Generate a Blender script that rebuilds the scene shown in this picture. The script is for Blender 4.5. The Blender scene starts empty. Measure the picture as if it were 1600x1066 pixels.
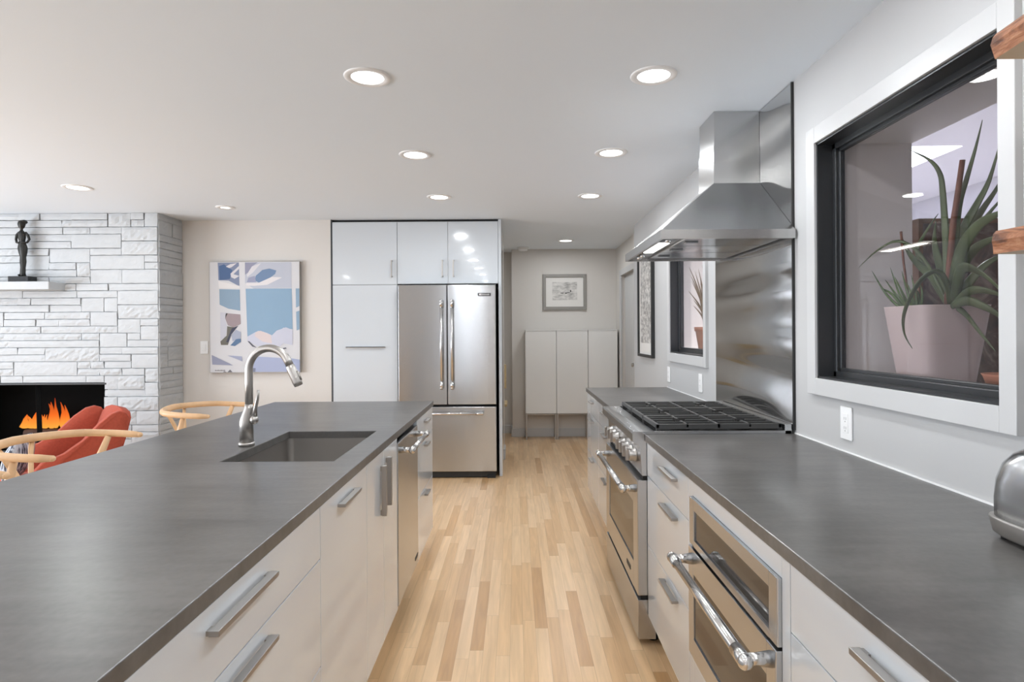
import bpy, bmesh, math, random
from mathutils import Vector, Matrix
random.seed(7)
PI = math.pi
S = bpy.context.scene
COL = S.collection

# ------------------------------------------------------------------ camera
cam = bpy.data.cameras.new('camera'); cam_o = bpy.data.objects.new('camera', cam); COL.objects.link(cam_o)
cam.sensor_fit = 'HORIZONTAL'; cam.sensor_width = 36.0
cam.lens = 36.0 * 950.0 / 1600.0
cam.shift_x = -0.00375; cam.shift_y = -0.008625
cam.clip_start = 0.05; cam.clip_end = 100
cam_o.matrix_world = Matrix.Translation((0, 0, 1.362)) @ Matrix.Rotation(math.radians(90), 4, 'X') @ Matrix.Rotation(math.radians(-0.356), 4, 'Z')
S.camera = cam_o

# ------------------------------------------------------------------ world, exposure, daylight
S.view_settings.view_transform = 'Standard'; S.view_settings.look = 'None'
S.view_settings.gamma = 1.0; S.view_settings.use_curve_mapping = False
S.view_settings.exposure = 0.20
w = bpy.data.worlds.new('sky'); S.world = w; w.use_nodes = True
bg = w.node_tree.nodes['Background']; bg.inputs[0].default_value = (0.82, 0.91, 1.0, 1); bg.inputs[1].default_value = 2.2

def area(name, loc, rot, sx, sy, power, color=(1, 1, 1)):
    l = bpy.data.lights.new(name, 'AREA'); l.shape = 'RECTANGLE'; l.size = sx; l.size_y = sy; l.energy = power; l.color = color
    o = bpy.data.objects.new(name, l); COL.objects.link(o); o.location = loc; o.rotation_euler = rot
    return o
# daylight coming in through the glazed wall behind the viewer, the big window on the left and the skylight
area('daylight_front', (-5.75, -4.75, 0.75), (PI/2+0.65, 0, 0), 1.4, 1.7, 120, (0.88, 0.95, 1.0))
area('daylight_door', (-1.30, -4.30, 1.15), (PI/2, 0, 0), 0.5, 2.2, 14, (0.88, 0.95, 1.0))
area('daylight_left', (-7.35, 1.55, 0.70), (0, -PI/2-0.70, 0), 1.7, 4.8, 620, (0.88, 0.95, 1.0))
area('daylight_skylight', (2.42, 4.4, 3.1), (0, 0, 0), 0.9, 1.5, 420, (0.94, 0.96, 1.0))
LAMP_POWER = 3.4

# ------------------------------------------------------------------ materials
def mat(name): 
    m = bpy.data.materials.new(name); m.use_nodes = True
    return m, m.node_tree, m.node_tree.nodes['Principled BSDF']
def node(nt, t, **kw):
    n = nt.nodes.new(t)
    for k, v in kw.items(): setattr(n, k, v)
    return n
def P(name, col, rough=0.5, metal=0.0, spec=0.5, coat=0.0, bump=0, bscale=200, var=0.0, vscale=6, vstretch=(1, 1, 1), aniso=0, arot=0.0, bstretch=(1, 1, 1), emit=None, estr=0, rvar=0.0, sheen=0, bdist=0.01, bdet=3):
    m, nt, b = mat(name)
    b.inputs['Base Color'].default_value = (*col, 1); b.inputs['Roughness'].default_value = rough
    b.inputs['Metallic'].default_value = metal; b.inputs['Specular IOR Level'].default_value = spec
    b.inputs['Coat Weight'].default_value = coat
    if sheen: b.inputs['Sheen Weight'].default_value = sheen
    tc = node(nt, 'ShaderNodeTexCoord')
    if aniso:
        b.inputs['Anisotropic'].default_value = aniso; b.inputs['Anisotropic Rotation'].default_value = arot
        t = node(nt, 'ShaderNodeTangent'); t.direction_type = 'RADIAL'; t.axis = 'Z'
        nt.links.new(t.outputs[0], b.inputs['Tangent'])
    if emit:
        b.inputs['Emission Color'].default_value = (*emit, 1); b.inputs['Emission Strength'].default_value = estr
    if var or rvar:
        mp = node(nt, 'ShaderNodeMapping'); mp.inputs['Scale'].default_value = vstretch
        nz = node(nt, 'ShaderNodeTexNoise'); nz.inputs['Scale'].default_value = vscale; nz.inputs['Detail'].default_value = 6
        nt.links.new(tc.outputs['Object'], mp.inputs[0]); nt.links.new(mp.outputs[0], nz.inputs['Vector'])
        if var:
            r = node(nt, 'ShaderNodeValToRGB'); e = r.color_ramp.elements
            e[0].position = 0.3; e[1].position = 0.7
            e[0].color = (*[c*(1-var) for c in col], 1); e[1].color = (*[min(1, c*(1+var)) for c in col], 1)
            nt.links.new(nz.outputs['Fac'], r.inputs[0]); nt.links.new(r.outputs[0], b.inputs['Base Color'])
        if rvar:
            mr = node(nt, 'ShaderNodeMapRange'); mr.inputs[3].default_value = rough-rvar; mr.inputs[4].default_value = rough+rvar
            mr.inputs[1].default_value = 0.3; mr.inputs[2].default_value = 0.7
            nt.links.new(nz.outputs['Fac'], mr.inputs[0]); nt.links.new(mr.outputs[0], b.inputs['Roughness'])
    if bump:
        mp = node(nt, 'ShaderNodeMapping'); mp.inputs['Scale'].default_value = bstretch
        nz = node(nt, 'ShaderNodeTexNoise'); nz.inputs['Scale'].default_value = bscale; nz.inputs['Detail'].default_value = bdet
        bp = node(nt, 'ShaderNodeBump'); bp.inputs['Strength'].default_value = bump; bp.inputs['Distance'].default_value = bdist
        nt.links.new(tc.outputs['Object'], mp.inputs[0]); nt.links.new(mp.outputs[0], nz.inputs['Vector'])
        nt.links.new(nz.outputs['Fac'], bp.inputs['Height']); nt.links.new(bp.outputs[0], b.inputs['Normal'])
    return m

M = {}
M['paint'] = P('paint_offwhite', (0.485, 0.485, 0.485), 0.55, bump=0.03, bscale=350)
M['greige'] = P('paint_greige', (0.64, 0.61, 0.575), 0.6, bump=0.03, bscale=350)
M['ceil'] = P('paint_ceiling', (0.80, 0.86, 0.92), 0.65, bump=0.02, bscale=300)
M['reveal_bright'] = P('paint_reveal_brightened', (0.80, 0.765, 0.73), 0.55)  # paler than the wall paint: brightness put into the colour of dim window recesses
M['lilac'] = P('paint_lilac', (0.60, 0.60, 0.66), 0.6)
M['trim'] = P('paint_trim', (0.53, 0.53, 0.53), 0.35)
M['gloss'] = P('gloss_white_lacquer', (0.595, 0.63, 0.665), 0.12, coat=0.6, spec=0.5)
M['satin'] = P('satin_white', (0.80, 0.79, 0.77), 0.38)
M['steel'] = P('brushed_steel', (0.53, 0.54, 0.555), 0.24, metal=1, aniso=0.8, arot=0.25, bump=0.08, bscale=5, bstretch=(1, 1, 0.2))
M['steelh'] = P('brushed_steel_panel', (0.62, 0.62, 0.62), 0.11, metal=1, aniso=0.4, arot=0.0, bump=1.0, bdist=0.055, bdet=0, bscale=1.3, bstretch=(1, 0.6, 4.4))
M['hood'] = P('brushed_steel_hood', (0.56, 0.555, 0.55), 0.25, metal=1, aniso=0.5, bump=0.01, bscale=60, bstretch=(1, 1, 30))
M['chrome'] = P('polished_steel', (0.66, 0.65, 0.64), 0.2, metal=1)
M['nickel'] = P('satin_nickel', (0.47, 0.45, 0.43), 0.34, metal=1)
M['alu'] = P('brushed_aluminium', (0.42, 0.40, 0.38), 0.45, metal=1)
M['sink'] = P('sink_steel', (0.52, 0.50, 0.48), 0.35, metal=1)
M['black'] = P('black_iron', (0.018, 0.018, 0.018), 0.5)
M['blackgloss'] = P('black_enamel', (0.012, 0.012, 0.012), 0.2)
M['iron'] = P('cast_iron', (0.05, 0.05, 0.05), 0.42, bump=0.1, bscale=300)
M['dark'] = P('dark_gap', (0.01, 0.01, 0.01), 0.8)
M['ovenglass'] = P('oven_glass', (0.035, 0.030, 0.026), 0.05, spec=0.5)
M['bronze'] = P('window_bronze', (0.055, 0.058, 0.062), 0.32, metal=0.6)
M['oakchair'] = P('pale_oak', (0.68, 0.43, 0.235), 0.42, var=0.10, vscale=5, vstretch=(3, 3, 3))
M['cord'] = P('paper_cord', (0.62, 0.48, 0.30), 0.8, bump=0.4, bscale=90)
M['rust'] = P('rust_wool', (0.40, 0.065, 0.032), 0.85, var=0.10, vscale=60, bump=0.15, bscale=500, sheen=0.08)
M['terracotta'] = P('terracotta', (0.40, 0.155, 0.085), 0.75, var=0.1, vscale=20)
M['pot'] = P('pale_pot', (0.66, 0.55, 0.52), 0.55, var=0.04, vscale=5)
M['soil'] = P('soil', (0.05, 0.035, 0.025), 0.95, bump=0.6, bscale=60)
M['leaf'] = P('aloe_leaf', (0.062, 0.088, 0.034), 0.42, var=0.4, vscale=9)
M['leaf2'] = P('grassy_leaf', (0.055, 0.10, 0.025), 0.45, var=0.3, vscale=9)
M['drystem'] = P('dry_stem', (0.17, 0.065, 0.04), 0.6, var=0.2, vscale=30)
M['brownleaf'] = P('bronze_leaf', (0.17, 0.11, 0.045), 0.5, var=0.3, vscale=14)
M['sculpt'] = P('dark_bronze', (0.035, 0.035, 0.033), 0.38, metal=0.7, bump=0.35, bscale=70)
M['plastic'] = P('white_plastic', (0.84, 0.84, 0.84), 0.35)
M['plug'] = P('plate_slots', (0.30, 0.30, 0.30), 0.5)
M['firebrick'] = P('firebox_black', (0.006, 0.006, 0.006), 0.9, spec=0.05)
M['log'] = P('charred_log', (0.06, 0.03, 0.02), 0.9, bump=0.6, bscale=40)
M['toe'] = P('plinth_grey', (0.5, 0.5, 0.5), 0.4)
M['greyframe'] = P('grey_frame', (0.27, 0.255, 0.235), 0.45)
M['tan'] = P('tan_wood', (0.55, 0.42, 0.24), 0.5, var=0.08)
M['brownwood'] = P('walnut', (0.10, 0.055, 0.03), 0.45, var=0.2)

def math_(nt, op, a, b=None, c=None):
    n = node(nt, 'ShaderNodeMath', operation=op)
    for i, v in enumerate((a, b, c)):
        if v is None: continue
        if isinstance(v, (int, float)): n.inputs[i].default_value = v
        else: nt.links.new(v, n.inputs[i])
    return n.outputs[0]
def lens_mat(name, col, s):
    m, nt, b = mat(name); nt.nodes.remove(b)
    e = node(nt, 'ShaderNodeEmission'); e.inputs[0].default_value = (*col, 1); e.inputs[1].default_value = s
    nt.links.new(e.outputs[0], nt.nodes['Material Output'].inputs[0]); return m
M['lens'] = lens_mat('lamp_lens', (1, 0.985, 0.96), 9.0)
M['hoodlamp'] = lens_mat('hood_lamp_lens', (1, 0.97, 0.9), 6.0)

def glass_mat():
    m, nt, b = mat('window_glass'); nt.nodes.remove(b)
    tr = node(nt, 'ShaderNodeBsdfTransparent'); tr.inputs[0].default_value = (0.90, 0.89, 0.90, 1)
    gl = node(nt, 'ShaderNodeBsdfGlossy'); gl.inputs['Roughness'].default_value = 0.0
    lw = node(nt, 'ShaderNodeLayerWeight'); lw.inputs[0].default_value = 0.5
    fac = math_(nt, 'MULTIPLY_ADD', math_(nt, 'POWER', lw.outputs['Facing'], 5.0), 0.9, 0.03)
    mx = node(nt, 'ShaderNodeMixShader')
    nt.links.new(fac, mx.inputs[0]); nt.links.new(tr.outputs[0], mx.inputs[1]); nt.links.new(gl.outputs[0], mx.inputs[2])
    nt.links.new(mx.outputs[0], nt.nodes['Material Output'].inputs[0]); return m
M['glass'] = glass_mat()

def flame_mat():
    m, nt, b = mat('flame'); nt.nodes.remove(b)
    tc = node(nt, 'ShaderNodeTexCoord'); sp = node(nt, 'ShaderNodeSeparateXYZ')
    r = node(nt, 'ShaderNodeValToRGB'); e = r.color_ramp.elements
    e[0].position = 0.0; e[0].color = (1.0, 0.42, 0.06, 1); e[1].position = 1.0; e[1].color = (0.35, 0.03, 0.01, 1)
    x = e.new(0.45); x.color = (0.9, 0.16, 0.02, 1)
    em = node(nt, 'ShaderNodeEmission'); em.inputs[1].default_value = 0.95
    lw = node(nt, 'ShaderNodeLayerWeight'); lw.inputs[0].default_value = 0.35
    tr = node(nt, 'ShaderNodeBsdfTransparent'); mx = node(nt, 'ShaderNodeMixShader')
    nt.links.new(tc.outputs['Generated'], sp.inputs[0]); nt.links.new(sp.outputs['Z'], r.inputs[0]); nt.links.new(r.outputs[0], em.inputs[0])
    nt.links.new(lw.outputs['Facing'], mx.inputs[0]); nt.links.new(em.outputs[0], mx.inputs[1]); nt.links.new(tr.outputs[0], mx.inputs[2])
    nt.links.new(mx.outputs[0], nt.nodes['Material Output'].inputs[0]); return m
M['flame'] = flame_mat()

def floor_mat():
    m, nt, b = mat('oak_strip_floor')
    tc = node(nt, 'ShaderNodeTexCoord'); sp = node(nt, 'ShaderNodeSeparateXYZ'); nt.links.new(tc.outputs['Object'], sp.inputs[0])
    PWID = 0.0572
    xs = math_(nt, 'DIVIDE', sp.outputs['X'], PWID); row = math_(nt, 'FLOOR', xs); fx = math_(nt, 'FRACT', xs)
    wn = node(nt, 'ShaderNodeTexWhiteNoise', noise_dimensions='1D'); nt.links.new(row, wn.inputs['W'])
    off = math_(nt, 'MULTIPLY', wn.outputs['Value'], 37.0)
    ys = math_(nt, 'ADD', math_(nt, 'DIVIDE', sp.outputs['Y'], 0.72), off)
    seg = math_(nt, 'FLOOR', ys); fy = math_(nt, 'FRACT', ys)
    cmb = node(nt, 'ShaderNodeCombineXYZ'); nt.links.new(row, cmb.inputs[0]); nt.links.new(seg, cmb.inputs[1])
    wn2 = node(nt, 'ShaderNodeTexWhiteNoise', noise_dimensions='2D'); nt.links.new(cmb.outputs[0], wn2.inputs['Vector'])
    r = node(nt, 'ShaderNodeValToRGB'); e = r.color_ramp.elements
    e[0].position = 0; e[0].color = (0.49, 0.285, 0.13, 1); e[1].position = 1; e[1].color = (0.71, 0.495, 0.295, 1)
    for p, c in ((0.15, (0.61, 0.39, 0.205, 1)), (0.6, (0.66, 0.44, 0.245, 1))):
        x = e.new(p); x.color = c
    nt.links.new(wn2.outputs['Value'], r.inputs[0])
    # grain along the boards
    g = node(nt, 'ShaderNodeCombineXYZ')
    nt.links.new(math_(nt, 'MULTIPLY', sp.outputs['X'], 42.0), g.inputs[0])
    nt.links.new(math_(nt, 'MULTIPLY', sp.outputs['Y'], 2.6), g.inputs[1])
    nt.links.new(math_(nt, 'MULTIPLY', wn2.outputs['Value'], 50.0), g.inputs[2])
    nz = node(nt, 'ShaderNodeTexNoise'); nz.inputs['Scale'].default_value = 1.0; nz.inputs['Detail'].default_value = 5; nz.inputs['Distortion'].default_value = 0.8
    nt.links.new(g.outputs[0], nz.inputs['Vector'])
    gr = node(nt, 'ShaderNodeMapRange'); gr.inputs[1].default_value = 0.3; gr.inputs[2].default_value = 0.7; gr.inputs[3].default_value = 0.86; gr.inputs[4].default_value = 1.08
    nt.links.new(nz.outputs['Fac'], gr.inputs[0])
    # seams
    sx = math_(nt, 'LESS_THAN', math_(nt, 'ABSOLUTE', math_(nt, 'SUBTRACT', fx, 0.5)), 0.486)
    sy = math_(nt, 'LESS_THAN', math_(nt, 'ABSOLUTE', math_(nt, 'SUBTRACT', fy, 0.5)), 0.4985)
    seam = math_(nt, 'MULTIPLY', sx, sy)
    sm = math_(nt, 'ADD', math_(nt, 'MULTIPLY', seam, 0.28), 0.72)
    tot = math_(nt, 'MULTIPLY', gr.outputs[0], sm)
    mx = node(nt, 'ShaderNodeMix', data_type='RGBA', blend_type='MULTIPLY'); mx.inputs[0].default_value = 1
    nt.links.new(r.outputs[0], mx.inputs[6]); nt.links.new(tot, mx.inputs[7]); nt.links.new(mx.outputs[2], b.inputs['Base Color'])
    b.inputs['Roughness'].default_value = 0.30; b.inputs['Coat Weight'].default_value = 0.15; b.inputs['Coat Roughness'].default_value = 0.25
    bp = node(nt, 'ShaderNodeBump'); bp.inputs['Strength'].default_value = 0.25; bp.inputs['Distance'].default_value = 0.001
    nt.links.new(seam, bp.inputs['Height']); nt.links.new(bp.outputs[0], b.inputs['Normal'])
    return m
M['floor'] = floor_mat()

def counter_mat():
    m, nt, b = mat('honed_dark_stone')
    tc = node(nt, 'ShaderNodeTexCoord')
    n1 = node(nt, 'ShaderNodeTexNoise'); n1.inputs['Scale'].default_value = 2.6; n1.inputs['Detail'].default_value = 3; n1.inputs['Roughness'].default_value = 0.5
    n2 = node(nt, 'ShaderNodeTexNoise'); n2.inputs['Scale'].default_value = 70; n2.inputs['Detail'].default_value = 2
    mp = node(nt, 'ShaderNodeMapping'); mp.inputs['Rotation'].default_value = (0, 0, 0.5); mp.inputs['Scale'].default_value = (5, 26, 5)
    n3 = node(nt, 'ShaderNodeTexNoise'); n3.inputs['Scale'].default_value = 1.0; n3.inputs['Detail'].default_value = 2
    for n in (n1, n2): nt.links.new(tc.outputs['Object'], n.inputs['Vector'])
    nt.links.new(tc.outputs['Object'], mp.inputs[0]); nt.links.new(mp.outputs[0], n3.inputs['Vector'])
    a = math_(nt, 'ADD', math_(nt, 'MULTIPLY', n1.outputs['Fac'], 0.5), math_(nt, 'MULTIPLY', n2.outputs['Fac'], 0.2))
    a = math_(nt, 'ADD', a, math_(nt, 'MULTIPLY', n3.outputs['Fac'], 0.3))
    r = node(nt, 'ShaderNodeValToRGB'); e = r.color_ramp.elements
    e[0].position = 0.38; e[0].color = (0.054, 0.051, 0.048, 1); e[1].position = 0.62; e[1].color = (0.114, 0.108, 0.102, 1)
    nt.links.new(a, r.inputs[0]); nt.links.new(r.outputs[0], b.inputs['Base Color'])
    b.inputs['Roughness'].default_value = 0.30
    b.inputs['Specular IOR Level'].default_value = 0.85
    return m
M['counter'] = counter_mat()

M['stone'] = P('painted_ledgestone', (0.475, 0.49, 0.50), 0.6, var=0.03, vscale=14, bump=0.18, bscale=40)

def bark_mat(name, c0, c1, c2, sc, st):
    m, nt, b = mat(name)
    tc = node(nt, 'ShaderNodeTexCoord'); mp = node(nt, 'ShaderNodeMapping'); mp.inputs['Scale'].default_value = st
    nz = node(nt, 'ShaderNodeTexNoise'); nz.inputs['Scale'].default_value = sc; nz.inputs['Detail'].default_value = 7; nz.inputs['Distortion'].default_value = 2.2; nz.inputs['Roughness'].default_value = 0.6
    nt.links.new(tc.outputs['Object'], mp.inputs[0]); nt.links.new(mp.outputs[0], nz.inputs['Vector'])
    r = node(nt, 'ShaderNodeValToRGB'); e = r.color_ramp.elements
    e[0].position = 0.32; e[0].color = (*c0, 1); e[1].position = 0.72; e[1].color = (*c2, 1); x = e.new(0.5); x.color = (*c1, 1)
    nt.links.new(nz.outputs['Fac'], r.inputs[0]); nt.links.new(r.outputs[0], b.inputs['Base Color']); b.inputs['Roughness'].default_value = 0.4
    bp = node(nt, 'ShaderNodeBump'); bp.inputs['Strength'].default_value = 0.5; bp.inputs['Distance'].default_value = 0.006
    nt.links.new(nz.outputs['Fac'], bp.inputs['Height']); nt.links.new(bp.outputs[0], b.inputs['Normal'])
    return m
M['slab'] = bark_mat('live_edge_wood', (0.07, 0.025, 0.012), (0.25, 0.095, 0.04), (0.43, 0.22, 0.12), 5, (3, 1.2, 6))
M['slabcut'] = P('pale_cut_wood', (0.50, 0.38, 0.25), 0.55, var=0.08, vscale=8)
M['bark'] = bark_mat('bark_board', (0.035, 0.025, 0.03), (0.12, 0.065, 0.05), (0.38, 0.30, 0.26), 7, (1, 1, 1))
M['barkedge'] = P('sawn_edge', (0.20, 0.085, 0.04), 0.6, var=0.15, vscale=20)

def knit_mat():
    m, nt, b = mat('chunky_knit')
    tc = node(nt, 'ShaderNodeTexCoord'); mp = node(nt, 'ShaderNodeMapping'); mp.inputs['Scale'].default_value = (34, 34, 7); mp.inputs['Rotation'].default_value = (0, 0.5, 0)
    nz = node(nt, 'ShaderNodeTexNoise'); nz.inputs['Scale'].default_value = 1.6; nz.inputs['Detail'].default_value = 4
    nt.links.new(tc.outputs['Object'], mp.inputs[0]); nt.links.new(mp.outputs[0], nz.inputs['Vector'])
    r = node(nt, 'ShaderNodeValToRGB'); e = r.color_ramp.elements
    e[0].position = 0.42; e[0].color = (0.05, 0.055, 0.08, 1); e[1].position = 0.52; e[1].color = (0.52, 0.55, 0.62, 1)
    nt.links.new(nz.outputs['Fac'], r.inputs[0]); nt.links.new(r.outputs[0], b.inputs['Base Color']); b.inputs['Roughness'].default_value = 0.9
    bp = node(nt, 'ShaderNodeBump'); bp.inputs['Strength'].default_value = 0.8; bp.inputs['Distance'].default_value = 0.01
    nt.links.new(nz.outputs['Fac'], bp.inputs['Height']); nt.links.new(bp.outputs[0], b.inputs['Normal'])
    return m
M['knit'] = knit_mat()

def attr_mat(name, rough=0.6):
    m, nt, b = mat(name)
    a = node(nt, 'ShaderNodeVertexColor'); a.layer_name = 'Col'
    nt.links.new(a.outputs[0], b.inputs['Base Color']); b.inputs['Roughness'].default_value = rough
    return m
M['paintcol'] = attr_mat('artist_paint')

def print_mat(name, sc, st, lo=0.42, hi=0.62):
    m, nt, b = mat(name)
    tc = node(nt, 'ShaderNodeTexCoord'); mp = node(nt, 'ShaderNodeMapping'); mp.inputs['Scale'].default_value = st
    nz = node(nt, 'ShaderNodeTexNoise'); nz.inputs['Scale'].default_value = sc; nz.inputs['Detail'].default_value = 6; nz.inputs['Roughness'].default_value = 0.65
    nt.links.new(tc.outputs['Object'], mp.inputs[0]); nt.links.new(mp.outputs[0], nz.inputs['Vector'])
    r = node(nt, 'ShaderNodeValToRGB'); e = r.color_ramp.elements
    e[0].position = lo; e[0].color = (0.26, 0.25, 0.24, 1); e[1].position = hi; e[1].color = (0.68, 0.66, 0.63, 1)
    nt.links.new(nz.outputs['Fac'], r.inputs[0]); nt.links.new(r.outputs[0], b.inputs['Base Color']); b.inputs['Roughness'].default_value = 0.5
    return m
M['etch'] = print_mat('grey_etching', 9, (1, 1, 2.5), 0.30, 0.6)
M['script'] = print_mat('grey_column_print', 30, (1, 0.6, 1), 0.40, 0.62)
M['mount'] = P('paper_mount', (0.72, 0.70, 0.67), 0.6)

# ------------------------------------------------------------------ mesh helpers
class B:
    """collects shapes (world coordinates) for one mesh object"""
    def __init__(s): s.bm = bmesh.new(); s.mi = 0; s.smooth = False
    def _merge(s, t, smooth=None):
        sm = s.smooth if smooth is None else smooth
        for f in t.faces: f.material_index = s.mi; f.smooth = sm
        me = bpy.data.meshes.new('tmp'); t.to_mesh(me); t.free(); s.bm.from_mesh(me); bpy.data.meshes.remove(me)
    def box(s, x0, x1, y0, y1, z0, z1, bev=0.0, seg=2):
        t = bmesh.new()
        x0, x1 = min(x0, x1), max(x0, x1); y0, y1 = min(y0, y1), max(y0, y1); z0, z1 = min(z0, z1), max(z0, z1)
        v = [t.verts.new((x, y, z)) for x in (x0, x1) for y in (y0, y1) for z in (z0, z1)]
        for q in ((0, 1, 3, 2), (4, 6, 7, 5), (0, 4, 5, 1), (2, 3, 7, 6), (0, 2, 6, 4), (1, 5, 7, 3)): t.faces.new([v[i] for i in q])
        if bev > 0: bmesh.ops.bevel(t, geom=list(t.edges), offset=bev, segments=seg, affect='EDGES', profile=0.5)
        s._merge(t, False); return s
    def prism(s, poly, axis, a0, a1, bev=0.0, smooth=False):
        t = bmesh.new()
        def pt(p, a): return {'x': (a, p[0], p[1]), 'y': (p[0], a, p[1]), 'z': (p[0], p[1], a)}[axis]
        lo = [t.verts.new(pt(p, a0)) for p in poly]; hi = [t.verts.new(pt(p, a1)) for p in poly]
        n = len(poly)
        t.faces.new(lo[::-1]); t.faces.new(hi)
        for i in range(n): t.faces.new((lo[i], lo[(i+1) % n], hi[(i+1) % n], hi[i]))
        bmesh.ops.recalc_face_normals(t, faces=t.faces)
        if bev > 0: bmesh.ops.bevel(t, geom=list(t.edges), offset=bev, segments=2, affect='EDGES', profile=0.5)
        s._merge(t, smooth); return s
    def loft(s, rings, caps=True, smooth=True, closed=True):
        t = bmesh.new(); R = [[t.verts.new(p) for p in r] for r in rings]; n = len(R[0])
        for a, b in zip(R, R[1:]):
            for i in range(n if closed else n-1): t.faces.new((a[i], a[(i+1) % n], b[(i+1) % n], b[i]))
        if caps: t.faces.new(R[0][::-1]); t.faces.new(R[-1])
        bmesh.ops.recalc_face_normals(t, faces=t.faces)
        s._merge(t, smooth); return s
    def tube(s, pts, r, n=12, up=None, caps=True):
        pts = [Vector(p) for p in pts]; k = len(pts)
        rr = r if isinstance(r, list) else [r]*k
        T = []
        for i in range(k):
            d = (pts[min(i+1, k-1)] - pts[max(i-1, 0)]); T.append(d.normalized())
        u = Vector(up) if up else (Vector((0, 0, 1)) if abs(T[0].z) < 0.9 else Vector((1, 0, 0)))
        rings = []
        for i in range(k):
            u = (u - T[i]*u.dot(T[i])).normalized(); v = T[i].cross(u)
            ra, rb = rr[i] if isinstance(rr[i], tuple) else (rr[i], rr[i])
            rings.append([pts[i] + u*(ra*math.cos(2*PI*j/n)) + v*(rb*math.sin(2*PI*j/n)) for j in range(n)])
        return s.loft(rings, caps, True)
    def cyl(s, p0, p1, r, n=24, r1=None):
        return s.tube([p0, p1], [r, r if r1 is None else r1], n)
    def lathe(s, prof, c=(0, 0, 0), n=32, axis='z', smooth=True):
        rings = []
        for r, h in prof:
            ring = []
            for j in range(n):
                a = 2*PI*j/n; x, y = r*math.cos(a), r*math.sin(a)
                p = {'z': (x, y, h), 'x': (h, x, y), 'y': (x, h, y)}[axis]
                ring.append(Vector(p) + Vector(c))
            rings.append(ring)
        return s.loft(rings, True, smooth)
    def ball(s, c, r, n=16, sc=(1, 1, 1)):
        t = bmesh.new(); bmesh.ops.create_uvsphere(t, u_segments=n, v_segments=n//2+2, radius=r)
        for v in t.verts: v.co = Vector((v.co.x*sc[0], v.co.y*sc[1], v.co.z*sc[2])) + Vector(c)
        s._merge(t, True); return s
    def slab_hole(s, x0, x1, y0, y1, z0, z1, hx0, hx1, hy0, hy1, bev=0):
        t = bmesh.new()
        o = [(x0, y0), (x1, y0), (x1, y1), (x0, y1)]; h = [(hx0, hy0), (hx1, hy0), (hx1, hy1), (hx0, hy1)]
        V = {}
        for nm, pl in (('o', o), ('h', h)):
            for z in (0, 1):
                for i, p in enumerate(pl): V[nm, z, i] = t.verts.new((*p, (z0, z1)[z]))
        for i in range(4):
            j = (i+1) % 4
            t.faces.new((V['o', 1, i], V['o', 1, j], V['h', 1, j], V['h', 1, i])); t.faces.new((V['o', 0, i], V['h', 0, i], V['h', 0, j], V['o', 0, j]))
            t.faces.new((V['o', 0, i], V['o', 0, j], V['o', 1, j], V['o', 1, i])); t.faces.new((V['h', 0, i], V['h', 1, i], V['h', 1, j], V['h', 0, j]))
        bmesh.ops.recalc_face_normals(t, faces=t.faces)
        if bev:
            ed = [e for e in t.edges if (e.verts[0] in [V['o', 1, i] for i in range(4)] and e.verts[1] in [V['o', 1, i] for i in range(4)]) or (e.verts[0] in [V['h', 1, i] for i in range(4)] and e.verts[1] in [V['h', 1, i] for i in range(4)])]
            bmesh.ops.bevel(t, geom=ed, offset=bev, segments=2, affect='EDGES', profile=0.5)
        s._merge(t, False); return s

W = {}
def props(o, label=None, cat=None, group=None, kind=None):
    if label: o['label'] = label
    if cat: o['category'] = cat
    if group: o['group'] = group
    if kind: o['kind'] = kind
    return o
def empty(name, loc, label=None, cat=None, group=None, kind=None):
    o = bpy.data.objects.new(name, None); o.empty_display_size = 0.1; COL.objects.link(o); o.location = loc; W[o.name] = Vector(loc)
    return props(o, label, cat, group, kind)
def obj(name, b, m, parent=None, label=None, cat=None, group=None, kind=None):
    me = bpy.data.meshes.new(name); 
    if parent is not None: org = W[parent.name]
    else:
        co = [v.co for v in b.bm.verts]
        org = Vector(((min(c.x for c in co)+max(c.x for c in co))/2, (min(c.y for c in co)+max(c.y for c in co))/2, min(c.z for c in co)))
    bmesh.ops.translate(b.bm, verts=b.bm.verts, vec=-org)
    b.bm.to_mesh(me); b.bm.free()
    for x in (m if isinstance(m, list) else [m]): me.materials.append(M[x] if isinstance(x, str) else x)
    o = bpy.data.objects.new(name, me); COL.objects.link(o); W[o.name] = org
    if parent is not None: o.parent = parent
    else: o.location = org
    return props(o, label, cat, group, kind)
def copy_tree(o, parent=None):
    c = o.copy(); COL.objects.link(c)
    if parent is not None: c.parent = parent
    for ch in [x for x in bpy.data.objects if x.parent == o]: copy_tree(ch, c)
    return c
def struct(name, b, m, parent=None, label=None): return obj(name, b, m, parent, label, kind=None if parent else 'structure')
def arc(c, r, a0, a1, n, f): return [f(c, r, a0+(a1-a0)*i/n) for i in range(n+1)]

# ------------------------------------------------------------------ the shell
CH = 2.44
struct('floor', B().box(-6.7, 1.60, -4.1, 8.3, -0.06, 0.0), 'floor')
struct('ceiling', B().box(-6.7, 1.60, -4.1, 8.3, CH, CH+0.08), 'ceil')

WX = 1.21
w1 = (1.50, 2.42, 1.172, 2.105); w2 = (3.87, 4.72, 1.196, 2.105)
b = B()
ys = [-4.0, w1[0], w1[1], w2[0], w2[1], 6.2]
for i, (a, c) in enumerate(zip(ys, ys[1:])):
    if i in (1, 3):
        wz = w1 if i == 1 else w2
        b.box(WX, 1.58, a, c, 0, wz[2]); b.box(WX, 1.58, a, c, wz[3], CH)
    else: b.box(WX, 1.58, a, c, 0, CH)
struct('wall_right', b, 'paint')
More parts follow.
